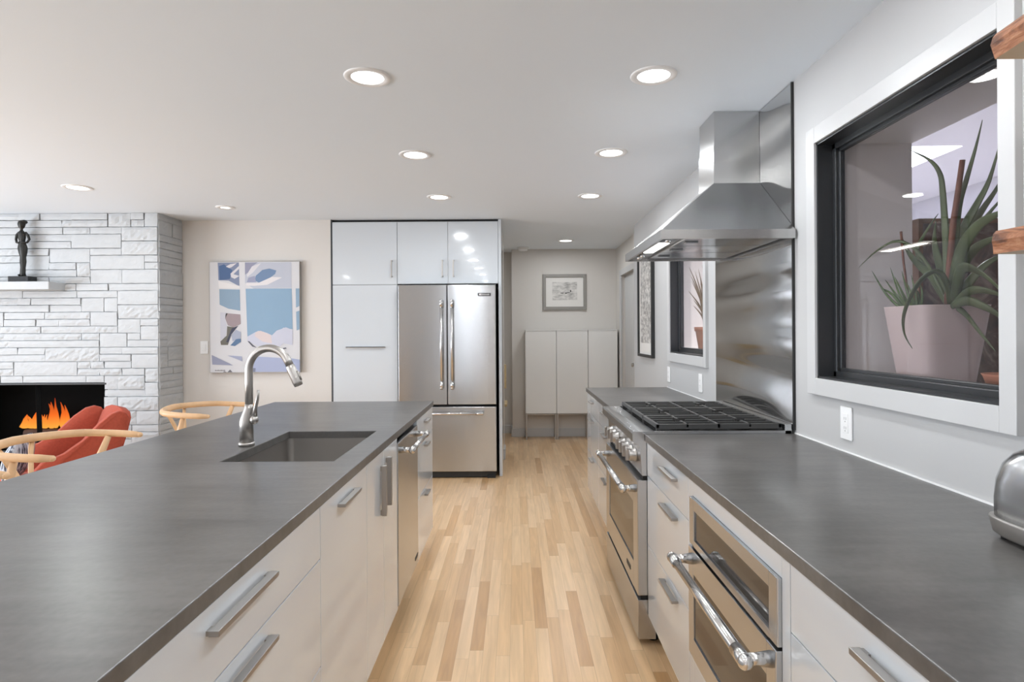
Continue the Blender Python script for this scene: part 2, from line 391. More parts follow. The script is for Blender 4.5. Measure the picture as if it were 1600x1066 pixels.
# recessed hall wall beyond, with a door
b = B(); b.box(1.31, 1.45, 6.2, 6.66, 0, CH).box(1.31, 1.45, 7.50, 7.92, 0, CH).box(1.31, 1.45, 6.66, 7.50, 2.06, CH)
struct('wall_hall_right', b, 'greige')
struct('wall_back', B().box(-0.05, 1.45, 7.92, 8.25, 0, CH), 'greige')
struct('wall_hall', B().box(-3.0, -0.05, 8.20, 8.30, 0, CH), 'greige')
struct('wall_hall_left', B().box(-3.1, -3.0, 6.77, 8.30, 0, CH), 'greige')
struct('wall_rear', B().box(-6.6, -1.752, 5.77, 5.87, 0, CH), 'greige')
b = B().box(-3.0, -0.133, 6.50, 6.77, 0, CH)
struct('wall_divider', b, 'greige')
# left wall and wall behind the viewer with large windows
b = B(); b.box(-6.7, -6.6, -4.0, -0.9, 0, CH).box(-6.7, -6.6, 4.0, 5.87, 0, CH).box(-6.7, -6.6, -0.9, 4.0, 0, 0.45).box(-6.7, -6.6, -0.9, 4.0, 2.3, CH)
struct('wall_left', b, 'greige')
b = B(); b.box(-6.7, -6.5, -4.1, -4.0, 0, CH).box(-5.0, -1.58, -4.1, -4.0, 0, CH).box(-1.02, 1.60, -4.1, -4.0, 0, CH).box(-6.5, -5.0, -4.1, -4.0, 2.3, CH).box(-1.58, -1.02, -4.1, -4.0, 2.3, CH)
struct('wall_front', b, 'greige')
wf = empty('window_3', (-5.75, -4.05, 0), kind='structure')
b = B()
for x in (-6.47, -5.75, -5.03): b.box(x-0.03, x+0.03, -4.09, -4.02, 0.0, 2.3)
b.box(-6.5, -5.0, -4.09, -4.02, 2.24, 2.3).box(-6.5, -5.0, -4.09, -4.02, 0, 0.07)
struct('window_frame', b, 'bronze', wf)
struct('window_pane', B().box(-6.45, -5.05, -4.058, -4.052, 0.07, 2.24), 'glass', wf)
wf = empty('door_2', (-1.3, -4.05, 0), kind='structure')
b = B().box(-1.58, -1.53, -4.09, -4.02, 0, 2.3).box(-1.07, -1.02, -4.09, -4.02, 0, 2.3).box(-1.53, -1.07, -4.09, -4.02, 2.24, 2.3).box(-1.53, -1.07, -4.09, -4.02, 0, 0.1)
struct('door_frame', b, 'bronze', wf)
struct('door_pane', B().box(-1.54, -1.06, -4.058, -4.052, 0.09, 2.25), 'glass', wf)
wf = empty('window_4', (-6.65, 1.55, 0.45), kind='structure')
b = B()
for y in (-0.87, 0.75, 2.35, 3.97): b.box(-6.69, -6.62, y-0.03, y+0.03, 0.45, 2.3)
b.box(-6.69, -6.62, -0.9, 4.0, 2.25, 2.3).box(-6.69, -6.62, -0.9, 4.0, 0.45, 0.51)
struct('window_frame', b, 'bronze', wf)
struct('window_pane', B().box(-6.658, -6.652, -0.85, 3.95, 0.5, 2.26), 'glass', wf)
# garden room behind the kitchen windows
b = B().box(3.6, 3.7, -0.6, 6.2, 0, 2.6)
struct('wall_garden', b, 'lilac')
struct('wall_garden_back', B().box(1.58, 3.7, 6.15, 6.2, 0, 2.6), 'lilac')
struct('wall_garden_front', B().box(1.58, 3.7, -0.7, -0.6, 0, 2.6), 'lilac')
struct('floor_garden', B().box(1.60, 3.7, -0.7, 6.2, -0.06, 0.0), 'greige')
struct('ceiling_garden', B().slab_hole(1.60, 3.7, -0.7, 6.2, 2.5, 2.62, 2.05, 2.78, 3.77, 5.0), 'lilac')
# baseboards
b = B().box(-0.05, 1.31, 7.905, 7.92, 0, 0.11, 0.003); struct('baseboard_back', b, 'trim')
b = B().box(-0.133, -0.120, 6.50, 6.785, 0, 0.11, 0.003).box(-0.3, -0.120, 6.77, 6.785, 0, 0.11, 0.003); struct('baseboard_divider', b, 'trim')
b = B().box(-3.0, -0.065, 8.185, 8.2, 0, 0.11, 0.003).box(-0.065, -0.05, 7.905, 8.2, 0, 0.11, 0.003); struct('baseboard_hall', b, 'trim')
b = B().box(-3.16, -1.752, 5.755, 5.77, 0, 0.11, 0.003); struct('baseboard_rear', b, 'trim')

# the two dark-framed windows in the right wall
def wall_window(name, wz):
    y0, y1, z0, z1 = wz
    r = empty(name, (WX, (y0+y1)/2, z0), kind='structure')
    e = 0.066; x0, x1 = WX-0.020, WX+0.002
    b = B(); b.box(x0, x1, y0-e*0.8, y0, z0-e, z1+e, 0.002).box(x0, x1, y1, y1+e, z0-e, z1+e, 0.002)
    b.box(x0, x1, y0, y1, z1, z1+e, 0.002).box(x0, x1, y0, y1, z0-e, z0, 0.002)
    struct('window_casing', b, 'trim', r)
    g = 0.004; d0, d1 = WX-0.010, WX+0.062
    b = B(); b.box(d0, d1, y0-0.002, y0+0.008, z0, z1).box(d0, d1, y1-0.008, y1+0.002, z0, z1).box(d0, d1, y0, y1, z1-0.008, z1+0.002).box(d0, d1, y0, y1, z0-0.002, z0+0.008)
    struct('window_jamb', b, 'bronze', r)
    b = B()
    f0, f1 = WX+0.050, WX+0.088
    for k, (t, xa, xb) in enumerate(((0.030, f0, f1), (0.042, f0+0.012, f1-0.006))):
        b.box(xa, xb, y0, y0+t, z0, z1, 0.003).box(xa, xb, y1-t, y1, z0, z1, 0.003).box(xa, xb, y0, y1, z1-t, z1, 0.003).box(xa, xb, y0, y1, z0, z0+t, 0.003)
    struct('window_frame', b, 'bronze', r)
    b = B(); q = 0.002; xa, xb = WX+0.09, 1.579
    b.box(xa, xb, y0, y0+q, z0, z1).box(xa, xb, y1-q, y1, z0, z1).box(xa, xb, y0, y1, z1-q, z1).box(xa, xb, y0, y1, z0-q, z0-0.0001)
    struct('window_reveal_lightener', b, 'reveal_bright', r)  # thin lining added only to brighten the dim recess behind the glass
    struct('window_pane', B().box(WX+0.068, WX+0.073, y0+0.03, y1-0.03, z0+0.03, z1-0.03), 'glass', r)
wall_window('window_1', w1); wall_window('window_2', w2)

# hall door on the recessed wall
d = empty('door_1', (1.31, 7.08, 0), kind='structure')
b = B(); b.box(1.292, 1.312, 6.58, 6.67, 0, 2.12, 0.003).box(1.292, 1.312, 7.49, 7.58, 0, 2.12, 0.003).box(1.292, 1.312, 6.67, 7.49, 2.05, 2.12, 0.003)
struct('door_casing', b, 'trim', d)
b = B(); b.box(1.35, 1.39, 6.66, 7.50, 0.01, 2.06)
struct('door_panel', b, 'trim', d)
b = B(); b.lathe([(0.026, 1.35), (0.026, 1.342), (0.010, 1.338), (0.010, 1.315), (0.024, 1.308), (0.026, 1.295), (0.016, 1.285)], (0, 6.78, 0.99), 20, 'x')
k = struct('door_knob', b, 'nickel', d)

# ------------------------------------------------------------------ downlights
def downlight_proto(name):
    r = empty(name, (0, 0, CH))
    obj('trim_ring', B().lathe([(0.066, CH-0.001), (0.069, CH-0.005), (0.092, CH-0.006), (0.097, CH-0.003), (0.098, CH+0.002), (0.066, CH+0.002)], (0, 0, 0), 40), 'plastic', r)
    obj('lens', B().lathe([(0.068, CH+0.001), (0.068, CH-0.0025), (0.05, CH-0.0035)], (0, 0, 0), 36), 'lens', r)
    return r
lampdata = bpy.data.lights.new('downlight_lamp', 'AREA'); lampdata.shape = 'DISK'; lampdata.size = 0.13; lampdata.energy = LAMP_POWER; lampdata.color = (0.93, 0.97, 1.0)
proto = downlight_proto('downlight')
first = True
DL = [(-0.618, 2.56, 'large ceiling downlight left of the aisle, nearest the viewer of the left row'),
      (0.587, 2.56, 'large ceiling downlight right of the aisle, just left of the hood chimney'),
      (-0.602, 3.68, 'second ceiling downlight of the left aisle row, above the sink end of the island'),
      (0.580, 3.66, 'second ceiling downlight of the right aisle row, left of the hood chimney base'),
      (-0.602, 4.83, 'third ceiling downlight of the left row, close to the upper fridge cabinets'),
      (0.595, 4.82, 'third ceiling downlight of the right row, above the far counter'),
      (0.596, 7.176, 'ceiling downlight in the hall above the low white cabinets'),
      (-3.197, 4.443, 'ceiling downlight in front of the white stone fireplace'),
      (-0.618, 1.42, None), (0.587, 1.42, None), (-0.618, 0.28, None), (0.587, 0.28, None), (-0.618, -1.1, None), (0.587, -1.1, None), (-3.2, 2.2, None), (-3.2, 0.0, None), (-5.2, 2.2, None), (-5.2, 4.4, None), (-1.3, 7.5, None)]  # the last one, in the side hall, is added only to brighten the hall
for x, y, lab in DL:
    o = proto if first else copy_tree(proto)
    first = False
    o.location = (x, y, CH); W[o.name] = Vector((x, y, CH))
    props(o, lab or 'unseen white recessed ceiling downlight outside the picture', 'ceiling light', 'recessed ceiling downlights')
    lo = bpy.data.objects.new('downlight_lamp', lampdata); COL.objects.link(lo); lo.parent = o; lo.location = (0, 0, -0.012)
# small gimbal spot
r = empty('spotlight', (-2.464, 5.17, CH), 'small dim ceiling spotlight near the stone corner and painting', 'ceiling light')
obj('trim_ring', B().lathe([(0.035, CH-0.001), (0.037, CH-0.006), (0.075, CH-0.006), (0.078, CH-0.002), (0.078, CH+0.002), (0.035, CH+0.002)], (-2.464, 5.17, 0), 32), 'plastic', r)
obj('lens', B().lathe([(0.036, CH+0.001), (0.036, CH-0.003), (0.02, CH-0.004)], (-2.464, 5.17, 0), 24), 'lens', r)
# smoke detector
r = empty('smoke_detector', (0.097, 7.75, CH), 'round white smoke detector on the hall ceiling', 'smoke detector')
obj('base_plate', B().lathe([(0.075, CH+0.001), (0.075, CH-0.012), (0.070, CH-0.016)], (0.097, 7.75, 0), 32), 'plastic', r)
obj('cover', B().lathe([(0.062, CH-0.015), (0.062, CH-0.030), (0.05, CH-0.040), (0.02, CH-0.042)], (0.097, 7.75, 0), 32), 'plastic', r)

# ------------------------------------------------------------------ cabinet building
def bar_handle(b, axis, c, length, front, out, t=0.011):
    """flat bar pull; front = face coordinate, out = signed projection along x"""
    y, z = c; h = length/2; g = out*0.22
    if axis == 'y':
        b.box(front+g, front+out, y-h, y+h, z-t/2, z+t/2, 0.001)
        for q in (-1, 1): b.box(front, front+g*1.2, y+q*(h-0.012)-0.010, y+q*(h-0.012)+0.010, z-t/2+0.001, z+t/2-0.001)
    else:
        b.box(front+g, front+out, y-t*0.8, y+t*0.8, z-h, z+h, 0.001)
        for q in (-1, 1): b.box(front, front+g*1.2, y-t/2, y+t/2, z+q*(h-0.012)-0.010, z+q*(h-0.012)+0.010)
def run_cabinet(side, y0, y1, fronts, label, group, zb, carcass_top=0.882):
    """side -1: faces +x (island), +1: faces -x (wall run). fronts: list of (kind, y0, y1, z0, z1, [handles])"""
    if side < 0: face, back, kick = -0.545, -1.13, -0.60
    else: face, back, kick = 0.565, 1.19, 0.625
    s = -side                                        # direction the front faces
    r = empty('base_cabinet', (face-s*0.3, (y0+y1)/2, 0), label, 'cabinet', group)
    g = 0.0015
    b = B().box(face-s*0.022, back, y0+0.0006, y1-0.0006, zb+0.01, carcass_top)
    obj('carcass', b, 'satin', r)
    obj('plinth', B().box(kick, kick-s*0.018, y0+0.0006, y1-0.0006, 0.0, zb+0.008), 'satin', r)
    for kind, a, c, z0, z1, hs in fronts:
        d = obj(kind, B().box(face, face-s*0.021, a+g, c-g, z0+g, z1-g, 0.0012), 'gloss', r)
        for (ax, hy, hz, L) in hs:
            h = B(); bar_handle(h, ax, (hy, hz), L, face, s*0.024)
            obj('handle', h, 'alu', d)
    return r
def three_drawers(side, y0, y1, zb, hl, hy=None):
    hy = (y0+y1)/2 if hy is None else hy
    return [('drawer', y0, y1, 0.737, 0.883, [('y', hy, 0.838, hl)]), ('drawer', y0, y1, 0.440, 0.737, [('y', hy, 0.699, hl)]), ('drawer', y0, y1, zb, 0.440, [('y', hy, 0.408, hl)])]
GI, GR = 'white gloss cabinets of the island', 'white gloss cabinets along the right wall'
run_cabinet(-1, 0.22, 0.735, three_drawers(-1, 0.22, 0.735, 0.10, 0.25), 'white gloss island cabinet at the end nearest the viewer', GI, 0.10)
run_cabinet(-1, 0.735, 1.683, three_drawers(-1, 0.735, 1.683, 0.10, 0.27, 1.195), 'wide white gloss island drawer cabinet with long bar handles, nearest the viewer', GI, 0.10)
run_cabinet(-1, 1.683, 2.205, [('door', 1.683, 2.205, 0.10, 0.883, [('y', 1.945, 0.838, 0.20)])], 'white gloss pull-out island cabinet with one horizontal handle beside the sink doors', GI, 0.10, 0.66)
run_cabinet(-1, 2.205, 2.772, [('door', 2.205, 2.487, 0.10, 0.883, [('z', 2.437, 0.73, 0.20)]), ('door', 2.487, 2.772, 0.10, 0.883, [('z', 2.537, 0.745, 0.20)])], 'white gloss sink cabinet with a pair of vertical handles, next to the dishwasher', GI, 0.10, 0.66)
run_cabinet(-1, 3.332, 3.94, [(k, a, c, z0, z1, [(h[0], h[1], h[2], 0.12) for h in hs]) for k, a, c, z0, z1, hs in three_drawers(-1, 3.332, 3.94, 0.10, 0.12)], 'narrow white gloss drawer cabinet at the far end of the island, past the dishwasher', GI, 0.10)
run_cabinet(1, 2.003, 2.632, three_drawers(1, 2.003, 2.632, 0.13, 0.20, 2.235), 'white gloss three-drawer cabinet between the range and the microwave', GR, 0.13)
run_cabinet(1, 0.44, 1.259, three_drawers(1, 0.44, 1.259, 0.13, 0.27, 0.86), 'white gloss drawer cabinet under the toaster end of the right counter', GR, 0.13)
run_cabinet(1, -0.6, 0.44, three_drawers(1, -0.6, 0.44, 0.13, 0.27), 'white gloss drawer cabinet beside the viewer, under the near end of the right counter', GR, 0.13)
run_cabinet(1, 3.552, 4.19, three_drawers(1, 3.552, 4.19, 0.13, 0.16), 'white gloss drawer cabinet just beyond the range', GR, 0.13)
run_cabinet(1, 4.19, 4.83, three_drawers(1, 4.19, 4.83, 0.13, 0.16), 'white gloss drawer cabinet at the far hall end of the right counter', GR, 0.13)
# island back body (seating side)
b = B().box(-1.30, -1.135, 0.22, 3.94, 0.0, 0.882)
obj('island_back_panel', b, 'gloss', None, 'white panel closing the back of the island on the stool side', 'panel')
# microwave cabinet: frame with an opening
r = empty('appliance_cabinet', (0.87, 1.63, 0), 'white gloss cabinet frame around the built-in microwave drawer', 'cabinet', GR)
mw = (1.300, 1.958, 0.330, 0.832)
b = B(); b.box(0.565, 0.585, 1.2605, mw[0]-0.001, 0.13, 0.883, 0.001).box(0.565, 0.585, mw[1]+0.001, 2.0015, 0.13, 0.883, 0.001)
b.box(0.565, 0.585, mw[0]-0.001, mw[1]+0.001, mw[3]+0.001, 0.883).box(0.565, 0.585, mw[0]-0.001, mw[1]+0.001, 0.13, mw[2]-0.001)
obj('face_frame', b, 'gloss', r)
b = B(); b.box(0.587, 1.19, 1.2605, 1.278, 0.14, 0.882).box(0.587, 1.19, 1.984, 2.0015, 0.14, 0.882).box(0.587, 1.19, 1.278, 1.984, 0.14, 0.158)
obj('carcass', b, 'satin', r)
obj('plinth', B().box(0.625, 0.643, 1.2605, 2.0015, 0, 0.14), 'satin', r)

def pro_handle(b, p0, p1, foot, r=0.0125):
    """tubular appliance handle: bar between p0 and p1, feet reaching back by vector foot"""
    p0, p1, foot = Vector(p0), Vector(p1), Vector(foot); d = (p1-p0).normalized(); L = (p1-p0).length
    b.cyl(p0, p1, r, 20)
    for e, s in ((p0, 1), (p1, -1)):
        b.cyl(e - d*s*0.004, e + d*s*0.055, r*1.22, 20)
        b.ball(e, r*1.30, 14)
        b.tube([e+d*s*0.012, e+d*s*0.012+foot*0.45, e+d*s*0.012+foot], [r*0.95, r*1.0, r*1.35], 18)
# microwave drawer
r = empty('microwave_drawer', (0.86, 1.63, 0.33), 'stainless built-in microwave drawer with dark glass and a tubular handle', 'microwave')
obj('body', B().box(0.60, 1.1, 1.31, 1.95, 0.335, 0.828), 'dark', r)
b = B(); y0, y1 = mw[0], mw[1]
b.box(0.555, 0.599, y0, y0+0.045, 0.683, 0.832, 0.002).box(0.555, 0.599, y1-0.045, y1, 0.683, 0.832, 0.002).box(0.555, 0.599, y0+0.044, y1-0.044, 0.797, 0.832).box(0.555, 0.599, y0+0.044, y1-0.044, 0.683, 0.703)
obj('control_frame', b, 'steel', r)
obj('control_glass', B().box(0.560, 0.598, y0+0.046, y1-0.046, 0.704, 0.796), 'ovenglass', r)
b = B().box(0.551, 0.599, y0, y0+0.05, 0.333, 0.676, 0.002).box(0.551, 0.599, y1-0.05, y1, 0.333, 0.676, 0.002).box(0.551, 0.599, y0+0.049, y1-0.049, 0.600, 0.676).box(0.551, 0.599, y0+0.049, y1-0.049, 0.333, 0.395)
dr = obj('drawer_front', b, 'steel', r)
obj('drawer_glass', B().box(0.555, 0.598, y0+0.051, y1-0.051, 0.396, 0.599), 'ovenglass', dr)
b = B(); pro_handle(b, (0.492, y0+0.015, 0.645), (0.492, y1-0.03, 0.645), (0.060, 0, 0), 0.0135)
obj('handle', b, 'chrome', dr)

# counters
obj('countertop', B().slab_hole(-1.582, -0.5425, 0.20, 3.98, 0.884, 0.915, -1.038, -0.640, 2.125, 2.775, 0.0025), 'counter', None, 'dark grey honed stone island countertop with a sink cutout', 'countertop')
cn = obj('countertop', B().box(0.557, 1.2085, -0.6, 2.634, 0.884, 0.915, 0.0025), 'counter', None, 'dark grey stone countertop on the right, on the near side of the range', 'countertop')
cf = obj('countertop', B().box(0.557, 1.2085, 3.550, 4.86, 0.884, 0.915, 0.0025), 'counter', None, 'short dark grey stone countertop beyond the range, next to the hall', 'countertop')
obj('caulk_line', B().box(1.203, 1.2095, -0.6, 2.63, 0.9145, 0.919), 'plastic', cn)
obj('caulk_line', B().box(1.203, 1.2095, 3.655, 4.86, 0.9145, 0.919), 'plastic', cf)
# sink
r = empty('undermount_sink', (-0.84, 2.45, 0.67), 'stainless undermount sink set into the island countertop', 'sink')
b = B(); x0, x1, y0, y1 = -1.043, -0.635, 2.12, 2.78; zb, zt, t = 0.675, 0.884, 0.003
b.box(x0-0.02, x0, y0, y1, zt-0.003, zt-0.0005).box(x1, x1+0.02, y0, y1, zt-0.003, zt-0.0005)
b.box(x0-t, x0, y0, y1, zb, zt-0.001).box(x1, x1+t, y0, y1, zb, zt-0.001).box(x0, x1, y0-t, y0, zb, zt-0.001).box(x0, x1, y1, y1+t, zb, zt-0.001)
b.box(x0, x1, y0, y1, zb-t, zb)
for (cx, cy, a0) in ((x0, y0, PI), (x1, y0, 1.5*PI), (x1, y1, 0), (x0, y1, PI/2)):
    sx = 1 if cx == x0 else -1; sy = 1 if cy == y0 else -1; R_ = 0.025
    ring = [(cx+sx*R_ + R_*math.cos(a0+PI/2*i/8), cy+sy*R_ + R_*math.sin(a0+PI/2*i/8)) for i in range(9)]
    b.loft([[(p[0], p[1], zb) for p in ring], [(p[0], p[1], zt-0.002) for p in ring]], False, True, False)
obj('basin', b, 'sink', r)
obj('drain', B().lathe([(0.05, zb+0.0005), (0.05, zb+0.003), (0.035, zb+0.002), (0.02, zb+0.0015)], (-0.84, 2.45, 0), 28), 'chrome', r)
# faucet
fx, fy, fz = -1.068, 2.43, 0.9152
r = empty('kitchen_faucet', (fx, fy, fz), 'tall brushed nickel gooseneck faucet behind the island sink', 'faucet')
b = B(); b.lathe([(0.031, fz), (0.031, fz+0.012), (0.0275, fz+0.015)], (fx-0.011, fy, 0), 28)
b.loft([[(fx-0.011*k+q*math.cos(2*PI*j/28), fy+q*math.sin(2*PI*j/28), fz+z) for j in range(28)] for q, z, k in ((0.0265, 0.014, 1), (0.0265, 0.090, 1), (0.0255, 0.105, 0.95), (0.0215, 0.128, 0.55), (0.0175, 0.148, 0.15), (0.0162, 0.165, 0))], True, True)
obj('body', b, 'nickel', r)
R_ = 0.087; zc = 0.915+0.405-0.0155-R_
th = math.radians(-8); dx, dy = math.cos(th), math.sin(th)
pts = [(fx, fy, fz+0.155), (fx, fy, zc-0.05)]
for i in range(0, 19):
    a = PI - (PI*0.86)*i/18
    h = R_ + R_*math.cos(a); pts.append((fx+dx*h, fy+dy*h, zc+R_*math.sin(a)))
a = PI-PI*0.86; tx, tz = math.sin(a), -math.cos(a)
h = R_+R_*math.cos(a); z = zc+R_*math.sin(a)
e0 = Vector((fx+dx*h, fy+dy*h, z)); dv = Vector((dx*tx, dy*tx, tz))
pts.append(tuple(e0+dv*0.02))
obj('spout', B().tube(pts, 0.0152, 18), 'nickel', r)
p0 = e0+dv*0.02
b = B().tube([p0, p0+dv*0.004, p0+dv*0.02, p0+dv*0.075, p0+dv*0.088], [0.0145, 0.0175, 0.018, 0.0185, 0.016], 20)
sh = obj('spray_head', b, 'nickel', r)
q = p0+dv*0.05+Vector((dx*0.0185, dy*0.0185, 0.006))
obj('spray_button', B().tube([q-dv*0.02, q+dv*0.02], [(0.004, 0.005), (0.004, 0.005)], 10), 'alu', sh)
b = B(); hc = Vector((fx+0.026, fy-0.014, fz+0.105))
b.ball(hc, 0.0165, 16, (1, 1, 1.1))
b.tube([hc+Vector((0.002, 0, 0.008)), hc+Vector((0.006, -0.002, 0.045)), hc+Vector((0.016, -0.004, 0.085)), hc+Vector((0.019, -0.005, 0.118))], [(0.010, 0.010), (0.007, 0.010), (0.005, 0.0095), (0.004, 0.009)], 14)
obj('lever_handle', b, 'nickel', r)

# dishwasher
r = empty('dishwasher', (-0.84, 3.052, 0), 'stainless dishwasher in the island with a tubular towel-bar handle', 'dishwasher')
y0, y1 = 2.776, 3.328
obj('tub', B().box(-1.12, -0.575, y0+0.035, y1-0.004, 0.1, 0.862), 'dark', r)
dd = obj('door', B().box(-0.574, -0.541, y0, y1, 0.112, 0.858, 0.003), 'steel', r)
b = B(); pro_handle(b, (-0.484, y0+0.04, 0.818), (-0.484, y1-0.04, 0.818), (-0.058, 0, 0), 0.0125); obj('handle', b, 'chrome', dd)
obj('badge', B().box(-0.541, -0.5395, y1-0.10, y1-0.02, 0.150, 0.168), 'black', dd)
obj('kick_plate', B().box(-0.62, -0.60, y0, y1, 0.0, 0.098), 'black', r)

# ------------------------------------------------------------------ range
RY0, RY1 = 2.638, 3.546
r = empty('range_cooker', (0.86, 3.09, 0), 'stainless six-burner gas range set between the two right counters', 'range')
b = B()
prof = [(0.545, 0.735), (0.535, 0.862), (0.503, 0.885), (0.503, 0.918), (0.508, 0.926), (0.60, 0.927), (0.60, 0.735)]
b.prism(prof, 'y', RY0, RY1)
obj('control_panel', b, 'steel', r)
b = B(); b.box(0.60, 1.195, RY0, RY1, 0.10, 0.905).box(0.60, 1.195, RY0, RY0+0.012, 0.905, 0.928, 0.001).box(0.60, 1.195, RY1-0.012, RY1, 0.905, 0.928, 0.001)
b.box(1.165, 1.195, RY0, RY1, 0.905, 0.955, 0.002)
obj('body', b, 'steel', r)
obj('cooktop_pan', B().box(0.602, 1.164, RY0+0.013, RY1-0.013, 0.9055, 0.915), 'blackgloss', r)
obj('vent_gap', B().box(0.548, 0.60, RY0+0.002, RY1-0.002, 0.718, 0.735), 'dark', r)
# door with glass
b = B(); dy0, dy1 = RY0, RY1
b.box(0.523, 0.60, dy0, dy0+0.10, 0.215, 0.716, 0.003).box(0.523, 0.60, dy1-0.10, dy1, 0.215, 0.716, 0.003).box(0.523, 0.60, dy0+0.099, dy1-0.099, 0.60, 0.716, 0.0).box(0.523, 0.60, dy0+0.099, dy1-0.099, 0.215, 0.33)
dd = obj('oven_door', b, 'steel', r)
obj('door_glass', B().box(0.527, 0.58, dy0+0.098, dy1-0.098, 0.329, 0.601), 'ovenglass', dd)
b = B(); pro_handle(b, (0.470, dy0+0.055, 0.665), (0.470, dy1-0.055, 0.665), (0.055, 0, 0), 0.0135); obj('handle', b, 'chrome', dd)
bd = obj('badge', B().box(0.5215, 0.523, dy0+0.17, dy0+0.26, 0.262, 0.282), 'black', dd)
obj('door_gap', B().box(0.535, 0.60, RY0+0.003, RY1-0.003, 0.196, 0.215), 'dark', r)
obj('kick_panel', B().box(0.523, 0.60, RY0, RY1, 0.025, 0.196, 0.002), 'steel', r)
for yy in (RY0+0.06, RY1-0.06):
    for xx in (0.60, 1.12): obj('foot', B().lathe([(0.022, 0.0), (0.022, 0.02), (0.015, 0.026), (0.015, 0.105)], (xx, yy, 0), 14), 'black', r)
# knobs: groups of four and three
for yy in (2.745, 2.835, 2.925, 3.015, 3.205, 3.30, 3.395):
    b = B(); zz = 0.806; xf = 0.5395
    b.lathe([(0.030, xf), (0.030, xf-0.006), (0.026, xf-0.008), (0.0255, xf-0.03), (0.0235, xf-0.034)], (0, yy, zz), 24, 'x')
    b.box(xf-0.048, xf-0.030, yy-0.007, yy+0.007, zz-0.026, zz+0.026, 0.003)
    obj('knob', b, 'nickel', r)
# grates (three sections) and burners
gx0, gx1 = 0.612, 1.160
gw = (RY1-RY0-0.05)/3
for i in range(3):
    a = RY0+0.022+i*(gw+0.003); c = a+gw; b = B(); zt, zb_ = 0.955, 0.940; t = 0.007
    for yy in (a, c-2*t): b.box(gx0, gx1, yy, yy+2*t, zb_-0.008, zt, 0.002)
    for xx in (gx0, (gx0+gx1)/2-t, gx1-2*t): b.box(xx, xx+2*t, a, c, zb_-0.004, zt, 0.002)
    for k in (0, 1):
        cx = gx0+(gx1-gx0)*(0.25+0.5*k); cy = (a+c)/2
        for q in (-1, 1):
            b.box(cx-t*0.8, cx+t*0.8, cy+q*0.028, cy+q*(c-a)*0.5, zb_, zt, 0.0015)
            b.box(cx+q*0.028, cx+q*(gx1-gx0)*0.245, cy-t*0.8, cy+t*0.8, zb_, zt, 0.0015)
            b.box(cx-0.12, cx+0.12, cy+q*0.072-t*0.6, cy+q*0.072+t*0.6, zb_, zt, 0.0015)
    for xx in (gx0+0.01, gx1-0.01):
        for yy in (a+0.01, c-0.01): b.box(xx-0.008, xx+0.008, yy-0.008, yy+0.008, 0.9155, zb_)
    obj('grate', b, 'iron', r)
    for k in (0, 1):
        cx = gx0+(gx1-gx0)*(0.25+0.5*k); cy = (a+c)/2
        b = B().lathe([(0.055, 0.9153), (0.055, 0.920), (0.040, 0.924), (0.040, 0.930), (0.034, 0.934), (0.012, 0.9355)], (cx, cy, 0), 24)
        obj('burner', b, 'black', r)

# backsplash sheet
r = empty('backsplash_panel', (1.20, 3.14, 0.915), 'tall stainless steel backsplash sheet behind the range, counter to ceiling', 'backsplash')
obj('steel_sheet', B().box(1.200, 1.2045, 2.640, 3.65, 0.9305, 2.436), 'steelh', r)
b = B().box(1.2046, 1.2095, 2.632, 3.65, 0.930, 2.438); b.box(1.199, 1.2095, 2.631, 2.6395, 0.930, 2.438)
obj('edge_trim', b, 'black', r)

# hood
HX0, HX1, HY0, HY1 = 0.622, 1.199, 2.60, 3.44
hz0, hz1, hz2 = 1.757, 1.797, 2.085
r = empty('range_hood', (0.91, 3.02, hz0), 'stainless chimney range hood above the range', 'range hood')
b = B(); t = 0.012
b.slab_hole(HX0, HX1, HY0, HY1, hz0, hz1, HX0+t, HX1-0.002, HY0+t, HY1-t)
lip = obj('rim', b, 'hood', r)
cx0, cy0, cy1 = 0.972, 2.975, 3.222
b = B()
lo = [(HX0+0.004, HY0+0.004, hz1-0.001), (HX1, HY0+0.004, hz1-0.001), (HX1, HY1-0.004, hz1-0.001), (HX0+0.004, HY1-0.004, hz1-0.001)]
hi = [(cx0, cy0, hz2), (HX1, cy0, hz2), (HX1, cy1, hz2), (cx0, cy1, hz2)]
b.loft([lo, hi], True, False)
obj('canopy', b, 'hood', r)
b = B().box(cx0+0.002, HX1, cy0+0.002, cy1-0.002, hz2-0.002, 2.268).box(cx0+0.006, HX1, cy0+0.006, cy1-0.006, 2.268, 2.4385)
obj('chimney', b, 'hood', r)
# underside: filters, light bar, knobs
b = B().box(HX0+t, HX1, HY0+t, HY1-t, hz0+0.022, hz0+0.026)
for k in range(3):
    a = HY0+0.05+k*0.255
    b.box(HX0+0.13, HX1-0.02, a, a+0.248, hz0+0.012, hz0+0.022, 0.003)
    b.box(HX0+0.15, HX0+0.21, a+0.11, a+0.14, hz0+0.004, hz0+0.012, 0.002)
obj('filter_panel', b, 'steel', r)
b = B().box(HX0+0.030, HX0+0.085, HY0+0.16, HY0+0.52, hz0+0.008, hz0+0.021, 0.002); hl = obj('lamp_housing', b, 'steel', r)
obj('lamp_lens', B().box(HX0+0.035, HX0+0.080, HY0+0.17, HY0+0.51, hz0+0.005, hz0+0.0085), 'hoodlamp', hl)
for yy in (HY0+0.08, HY0+0.62, HY0+0.70):
    obj('control_knob', B().lathe([(0.013, hz0+0.021), (0.013, hz0-0.002), (0.010, hz0-0.005)], (HX0+0.05, yy, 0), 16), 'chrome', r)
area('hood_lamp', (HX0+0.058, HY0+0.34, hz0+0.002), (0, 0, 0), 0.04, 0.3, 2.0, (1, 0.95, 0.88))

